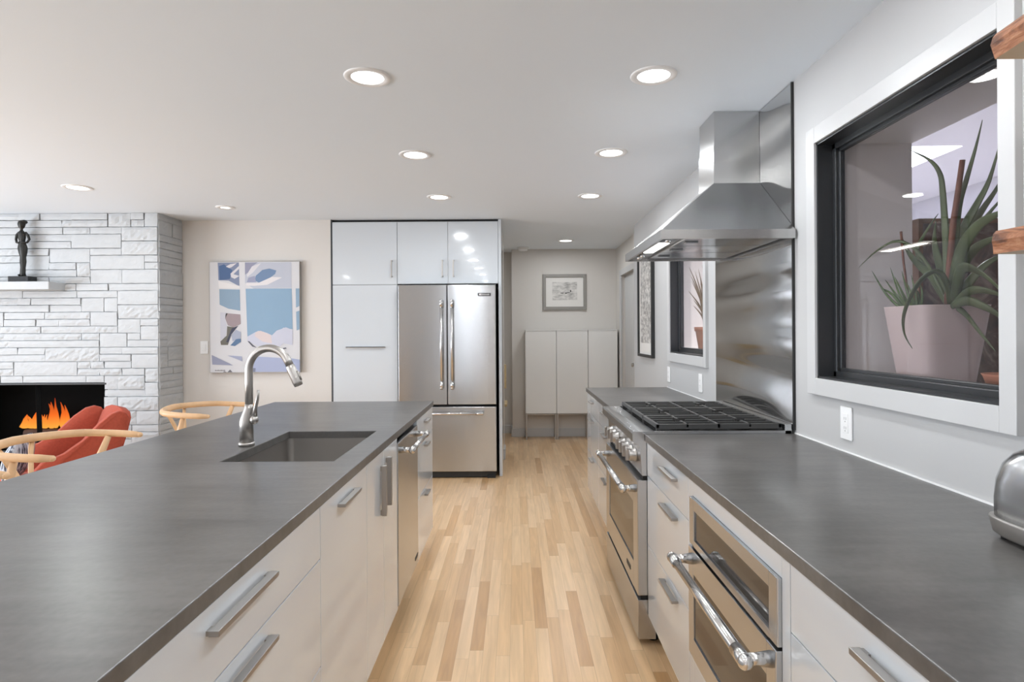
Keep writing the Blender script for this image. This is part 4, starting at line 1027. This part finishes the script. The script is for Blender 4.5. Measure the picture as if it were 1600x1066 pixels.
# ------------------------------------------------------------------ rust armchair + knit cushion
def rounded_panel(b, pts, th, nrm, rnd_=0.02):
    """plate from an outline (list of 3D points) thickened along nrm with a soft rim"""
    nrm = Vector(nrm).normalized(); P0 = [Vector(p) for p in pts]; c = sum(P0, Vector())/len(P0)
    rings = []
    for s, o_ in ((0.97, -th/2), (0.995, -th*0.38), (1.0, 0), (0.995, th*0.38), (0.97, th/2)):
        rings.append([c+(p-c)*s+nrm*o_ for p in P0])
    b.loft(rings, True, True)
def make_armchair():
    r = empty('wing_armchair', (0, 0, 0))
    # local: faces +x; +y is the sitter's left
    def smooth(poly, n=1):
        for _ in range(n):
            q = []
            for i in range(len(poly)):
                a, c = Vector(poly[i]), Vector(poly[(i+1) % len(poly)]); q += [a*0.75+c*0.25, a*0.25+c*0.75]
            poly = q
        return poly
    b = B(); rounded_panel(b, smooth([(-0.20, -0.285, 0.26), (-0.20, 0.285, 0.26), (-0.36, 0.27, 0.78), (-0.38, 0.16, 0.86), (-0.38, -0.16, 0.86), (-0.36, -0.27, 0.78)]), 0.075, (1, 0, 0.35)); obj('backrest', b, 'rust', r)
    for q in (-1, 1):
        b = B(); rounded_panel(b, smooth([(-0.17, q*0.30, 0.22), (0.34, q*0.36, 0.24), (0.30, q*0.37, 0.50), (0.02, q*0.355, 0.60), (-0.20, q*0.325, 0.83), (-0.32, q*0.30, 0.86), (-0.38, q*0.28, 0.76)]), 0.05, (-0.11, q*1.0, 0.03)); obj('wing', b, 'rust', r)
    b = B(); b.box(-0.20, 0.34, -0.315, 0.315, 0.20, 0.28, 0.03, 3); obj('seat_base', b, 'rust', r)
    b = B(); b.box(-0.19, 0.36, -0.29, 0.29, 0.281, 0.37, 0.04, 4); obj('seat_cushion', b, 'rust', r)
    for sx in (-0.16, 0.27):
        for q in (-1, 1): obj('leg', B().tube([(sx*1.12, q*0.30, 0), (sx, q*0.26, 0.23)], [0.011, 0.018], 12), 'brownwood', r)
    return r
ac = make_armchair(); ac.location = (-3.36, 4.52, 0); ac.rotation_euler = (0, 0, math.radians(230)); ac.scale = (0.93, 0.93, 0.93); props(ac, 'rust red wing armchair standing before the fireplace', 'armchair')
b = B(); n = 24
rings = []
for i in range(15):
    t = i/14; sq = math.sin(PI*min(max(t, 0.015), 0.985))**0.5
    w_ = 0.235*(0.72+0.28*sq)
    rings.append([Vector((0.07*sq*math.cos(2*PI*k/n), w_*math.sin(2*PI*k/n), 0.30*t)) for k in range(n)])
Mx = Matrix.Translation((-3.545, 4.27, 0.352)) @ Matrix.Rotation(math.radians(205), 4, 'Z') @ Matrix.Rotation(math.radians(-14), 4, 'Y')
b.loft([[Mx @ p for p in rg] for rg in rings], True, True)
obj('knit_cushion', b, 'knit', None, 'chunky grey knit cushion leaning in the rust armchair', 'cushion')

# ------------------------------------------------------------------ toaster
r = empty('toaster', (1.10, 1.18, 0.915), 'brushed steel toaster at the right edge of the near counter', 'toaster')
def superell(cx, cy, a, c, n_, z, k=40):
    out = []
    for i in range(k):
        t = 2*PI*i/k; cs, sn = math.cos(t), math.sin(t)
        out.append((cx+a*math.copysign(abs(cs)**(2/n_), cs), cy+c*math.copysign(abs(sn)**(2/n_), sn), z))
    return out
tx, ty = 1.105, 1.175
rings = [superell(tx, ty, a, c, n_, z) for a, c, n_, z in ((0.086, 0.158, 5, 0.958), (0.087, 0.158, 5, 1.0), (0.085, 0.154, 5, 1.04), (0.078, 0.145, 4.5, 1.075), (0.066, 0.130, 4, 1.098), (0.052, 0.115, 4, 1.109), (0.046, 0.108, 4, 1.111))]
obj('shell', B().loft(rings, True, True), 'steel', r)
rings = [superell(tx, ty, a, c, 5, z) for a, c, z in ((0.080, 0.150, 0.921), (0.088, 0.160, 0.928), (0.094, 0.166, 0.958), (0.093, 0.165, 0.962), (0.086, 0.157, 0.962))]
obj('base_band', B().loft(rings, True, True), 'alu', r)
b = B()
for q in (-1, 1): b.box(tx+q*0.020-0.011, tx+q*0.020+0.011, ty-0.088, ty+0.088, 1.1105, 1.1135, 0.001)
obj('bread_slots', b, 'black', r)
b = B().box(tx-0.014, tx+0.014, ty-0.185, ty-0.158, 1.03, 1.045, 0.003); obj('lever', b, 'black', r)
for sx in (-0.06, 0.06):
    for sy in (-0.12, 0.12): obj('foot', B().lathe([(0.012, 0.9152), (0.012, 0.923)], (tx+sx, ty+sy, 0), 14), 'black', r)

# ------------------------------------------------------------------ live-edge shelves
def live_shelf(z0, z1, y_far, y_near, xfront, label, curve):
    r = empty('wood_shelf', (1.08, (y_far+y_near)/2, z0), label, 'shelf', 'live-edge wall shelves beside the near window')
    rs = random.Random(int(z0*100)); n = 14
    rings = []
    for i in range(n+1):
        t = i/n; y = y_far+(y_near-y_far)*t
        xf = xfront+0.012*math.sin(t*7+curve)+rs.uniform(-1, 1)*0.003
        bulge = 0.005 if curve else 0.003
        if curve and i == 0: xf += 0.010
        zt = z1; 
        ring = [(1.2085, y, z0), (xf+0.004*bool(curve), y, z0), (xf-bulge*0.2, y, z0+(z1-z0)*0.3), (xf-bulge, y, z0+(z1-z0)*0.55), (xf-bulge*0.1, y, z0+(z1-z0)*0.85), (xf+0.006, y, zt), (1.2085, y, zt)]
        rings.append(ring)
    b = B(); b.loft(rings, True, False)
    b.bm.normal_update()
    for f in b.bm.faces:
        if abs(f.normal.z) > 0.8 : f.material_index = 1
    obj('plank', b, ['slab', 'slabcut'], r)
live_shelf(1.895, 1.945, 1.20, 0.25, 0.925, 'rough live-edge wooden shelf at the top right corner', 1)
live_shelf(1.510, 1.556, 1.20, 0.25, 0.942, 'lower reddish live-edge wooden shelf at the right edge, level with the plant', 0)

# ------------------------------------------------------------------ plants behind the windows
def leaf(b, pts, wmax, th=0.006, base=0.7, face=(-1, -0.4, 0)):
    """tapered fleshy leaf along pts"""
    P0 = [Vector(p) for p in pts]
    # resample with Catmull-Rom
    Q = []
    for i in range(len(P0)-1):
        a, p, q, c = P0[max(i-1, 0)], P0[i], P0[i+1], P0[min(i+2, len(P0)-1)]
        for s in range(4):
            t = s/4; Q.append(0.5*((2*p)+(q-a)*t+(2*a-5*p+4*q-c)*t*t+(3*p-a-3*q+c)*t**3))
    Q.append(P0[-1]); k = len(Q); rr = []
    for i in range(k):
        t = i/(k-1); wv = wmax*(base+(1-base)*min(1, t*4))*(1-t**2.2) + 0.0006
        rr.append((max(0.0006, th*(1-t*0.8)), wv))
    b.tube([tuple(p) for p in Q], rr, 8, up=face)
ALOE = [
 ([(1.43, 2.009, 1.44), (1.43, 2.014, 1.542), (1.44, 2.033, 1.651), (1.45, 2.061, 1.828), (1.45, 2.076, 1.897), (1.45, 2.127, 1.956), (1.45, 2.233, 2.023)], 0.013),
 ([(1.44, 2.011, 1.44), (1.45, 2.012, 1.584), (1.46, 2.001, 1.762), (1.47, 1.979, 1.851), (1.48, 1.953, 1.943), (1.48, 1.923, 2.025)], 0.012),
 ([(1.44, 2.005, 1.44), (1.46, 2.017, 1.563), (1.48, 2.009, 1.689), (1.5, 1.976, 1.767), (1.52, 1.947, 1.843), (1.53, 1.91, 1.966)], 0.018),
 ([(1.45, 2.013, 1.44), (1.47, 2.022, 1.543), (1.5, 2.027, 1.66), (1.52, 1.991, 1.739), (1.55, 1.962, 1.809), (1.57, 1.923, 1.887)], 0.018),
 ([(1.42, 1.971, 1.445), (1.4, 1.932, 1.535), (1.39, 1.887, 1.62), (1.38, 1.813, 1.671), (1.38, 1.748, 1.69), (1.38, 1.67, 1.7)], 0.022),
 ([(1.43, 1.979, 1.456), (1.43, 1.95, 1.557), (1.43, 1.901, 1.607), (1.44, 1.849, 1.632), (1.45, 1.755, 1.643)], 0.019),
 ([(1.4, 1.944, 1.454), (1.37, 1.874, 1.539), (1.36, 1.821, 1.547), (1.35, 1.746, 1.514), (1.34, 1.676, 1.467), (1.34, 1.613, 1.403)], 0.018),
 ([(1.42, 1.986, 1.448), (1.38, 1.949, 1.516), (1.35, 1.947, 1.549), (1.325, 1.970, 1.534), (1.309, 2.002, 1.488), (1.301, 2.037, 1.415), (1.300, 2.035, 1.350), (1.302, 1.997, 1.300)], 0.013),
 ([(1.44, 2.029, 1.449), (1.45, 2.089, 1.527), (1.46, 2.186, 1.586), (1.47, 2.272, 1.65), (1.47, 2.324, 1.73)], 0.016),
 ([(1.45, 2.049, 1.45), (1.47, 2.16, 1.556), (1.47, 2.225, 1.644), (1.47, 2.175, 1.713), (1.47, 2.112, 1.765)], 0.01),
 ([(1.43, 2.009, 1.449), (1.42, 2.125, 1.62), (1.4, 2.221, 1.686), (1.37, 2.304, 1.662), (1.345, 2.381, 1.607)], 0.006),
 ([(1.38, 1.922, 1.437), (1.36, 1.834, 1.448), (1.35, 1.759, 1.43), (1.35, 1.701, 1.402), (1.35, 1.636, 1.352)], 0.015),
 ([(1.45, 2.013, 1.44), (1.4, 1.894, 1.411), (1.38, 1.811, 1.356), (1.38, 1.748, 1.297)], 0.01),
 ([(1.46, 2.033, 1.441), (1.5, 2.144, 1.576), (1.54, 2.234, 1.68), (1.56, 2.255, 1.766)], 0.018),
 ([(1.46, 2.021, 1.44), (1.5, 2.009, 1.52), (1.54, 1.978, 1.58), (1.57, 1.925, 1.604)], 0.018),
 ([(1.46, 2.039, 1.441), (1.52, 2.078, 1.613), (1.58, 2.042, 1.737), (1.62, 1.998, 1.813)], 0.014),
 ([(1.4, 1.944, 1.438), (1.38, 1.848, 1.478), (1.37, 1.76, 1.472), (1.37, 1.67, 1.44)], 0.014),
]
STALK = [(1.43, 2.015, 1.426), (1.435, 2.012, 1.563), (1.44, 1.997, 1.719), (1.445, 1.983, 1.81), (1.45, 1.969, 1.911)]
STALK2 = [(1.45, 2.242, 1.469), (1.45, 2.271, 1.614), (1.45, 2.285, 1.731)]
TUFT = [
 [(1.42, 2.225, 1.431), (1.4, 2.296, 1.496), (1.38, 2.355, 1.592)] ,
 [(1.42, 2.214, 1.43), (1.41, 2.277, 1.495), (1.4, 2.332, 1.523)] ,
 [(1.42, 2.204, 1.43), (1.42, 2.272, 1.495), (1.42, 2.336, 1.555)] ,
 [(1.42, 2.193, 1.43), (1.4, 2.217, 1.491), (1.44, 2.336, 1.602)] ,
 [(1.42, 2.182, 1.429), (1.41, 2.213, 1.491), (1.38, 2.213, 1.556)] ,
 [(1.42, 2.172, 1.429), (1.42, 2.201, 1.49), (1.4, 2.203, 1.574)] ,
 [(1.42, 2.161, 1.429), (1.4, 2.151, 1.487), (1.42, 2.21, 1.537)] ,
 [(1.42, 2.151, 1.428), (1.41, 2.145, 1.487), (1.44, 2.212, 1.561)] ,
 [(1.42, 2.141, 1.428), (1.42, 2.143, 1.487), (1.38, 2.1, 1.506)] ,
 [(1.42, 2.13, 1.428), (1.4, 2.093, 1.484), (1.4, 2.103, 1.517)] ,
]
SPIKY = [
 [(1.388, 4.47, 1.368), (1.36, 4.485, 1.625), (1.287, 4.5, 1.833)] ,
 [(1.393, 4.47, 1.368), (1.375, 4.495, 1.568), (1.311, 4.52, 1.731)] ,
 [(1.398, 4.47, 1.368), (1.373, 4.505, 1.53), (1.292, 4.54, 1.661)] ,
 [(1.402, 4.47, 1.368), (1.385, 4.515, 1.609), (1.347, 4.56, 1.806)] ,
 [(1.407, 4.47, 1.368), (1.402, 4.525, 1.622), (1.377, 4.58, 1.832)] ,
 [(1.388, 4.47, 1.368), (1.421, 4.535, 1.636), (1.412, 4.6, 1.858)] ,
 [(1.393, 4.47, 1.368), (1.426, 4.545, 1.628), (1.447, 4.62, 1.845)] ,
 [(1.398, 4.47, 1.368), (1.376, 4.485, 1.469), (1.318, 4.5, 1.549)] ,
 [(1.402, 4.47, 1.368), (1.435, 4.495, 1.607), (1.459, 4.52, 1.801)] ,
 [(1.407, 4.47, 1.368), (1.44, 4.505, 1.568), (1.493, 4.54, 1.731)] ,
 [(1.388, 4.47, 1.368), (1.46, 4.515, 1.543), (1.533, 4.56, 1.685)] ,
 [(1.393, 4.47, 1.368), (1.401, 4.525, 1.543), (1.362, 4.58, 1.687)] ,
 [(1.398, 4.47, 1.368), (1.406, 4.535, 1.57), (1.397, 4.6, 1.737)] ,
 [(1.402, 4.47, 1.368), (1.439, 4.545, 1.518), (1.47, 4.62, 1.641)] ,
 [(1.407, 4.47, 1.368), (1.38, 4.485, 1.495), (1.314, 4.5, 1.596)] ,
 [(1.388, 4.47, 1.368), (1.367, 4.495, 1.594), (1.302, 4.52, 1.778)] ,
]
r = empty('potted_aloe', (1.438, 2.085, 1.1724), 'tall spreading aloe in a pale pot behind the near window', 'potted plant')
px, py_ = 1.438, 2.085
rings = [superell(px, py_, a, a, 6, z) for a, z in ((0.086, 1.1726), (0.088, 1.176), (0.1215, 1.440), (0.1225, 1.443), (0.116, 1.443), (0.113, 1.42))]
obj('pot', B().loft(rings, True, True), 'pot', r)
obj('soil', B().lathe([(0.108, 1.4205), (0.108, 1.426), (0.05, 1.430)], (px, py_, 0), 24), 'soil', r)
b = B()
for pts, wd in ALOE: leaf(b, pts, wd)
obj('foliage', b, 'leaf', r)
b = B()
for pts in TUFT: leaf(b, pts, 0.0055, 0.003)
obj('young_leaves', b, 'leaf2', r)
b = B().tube(STALK, [0.010, 0.0095, 0.009, 0.0085, 0.008], 10, up=(1, 0, 0)); b.tube(STALK2, [0.004, 0.004, 0.005], 8, up=(1, 0, 0))
obj('dry_stalk', b, 'drystem', r)
obj('terracotta_bowl', B().lathe([(0.060, 1.1724), (0.064, 1.176), (0.080, 1.226), (0.085, 1.234), (0.080, 1.234), (0.074, 1.215)], (1.42, 1.72, 0), 32), 'terracotta', None, 'low terracotta bowl on the near window ledge, right of the aloe pot', 'bowl')
r = empty('potted_spiky_plant', (1.44, 4.48, 1.1964), 'small terracotta pot with bronze-green spiky leaves behind the far window', 'potted plant')
obj('pot', B().lathe([(0.070, 1.1965), (0.072, 1.20), (0.098, 1.36), (0.106, 1.362), (0.107, 1.392), (0.100, 1.392), (0.096, 1.37)], (1.425, 4.48, 0), 32), 'terracotta', r)
obj('soil', B().lathe([(0.094, 1.3705), (0.094, 1.376), (0.04, 1.378)], (1.425, 4.48, 0), 24), 'soil', r)
b = B()
for pts in SPIKY: leaf(b, [Vector(p) for p in pts], 0.012, 0.005)
obj('foliage', b, 'brownleaf', r)
# bark board standing in the garden room
b = B(); b.box(1.72, 2.75, 2.60, 2.64, 0.0, 1.83, 0.003)
r = empty('bark_board', (2.2, 2.62, 0), 'large brown bark-textured board standing behind the aloe, beyond the near window', 'board')
obj('panel', B().box(1.735, 2.75, 2.595, 2.64, 0.0, 1.815), 'bark', r)
obj('edge_frame', B().box(1.715, 1.7345, 2.585, 2.645, 0.0, 1.835, 0.002).box(1.7345, 2.75, 2.585, 2.645, 1.8155, 1.835, 0.002), 'barkedge', r)
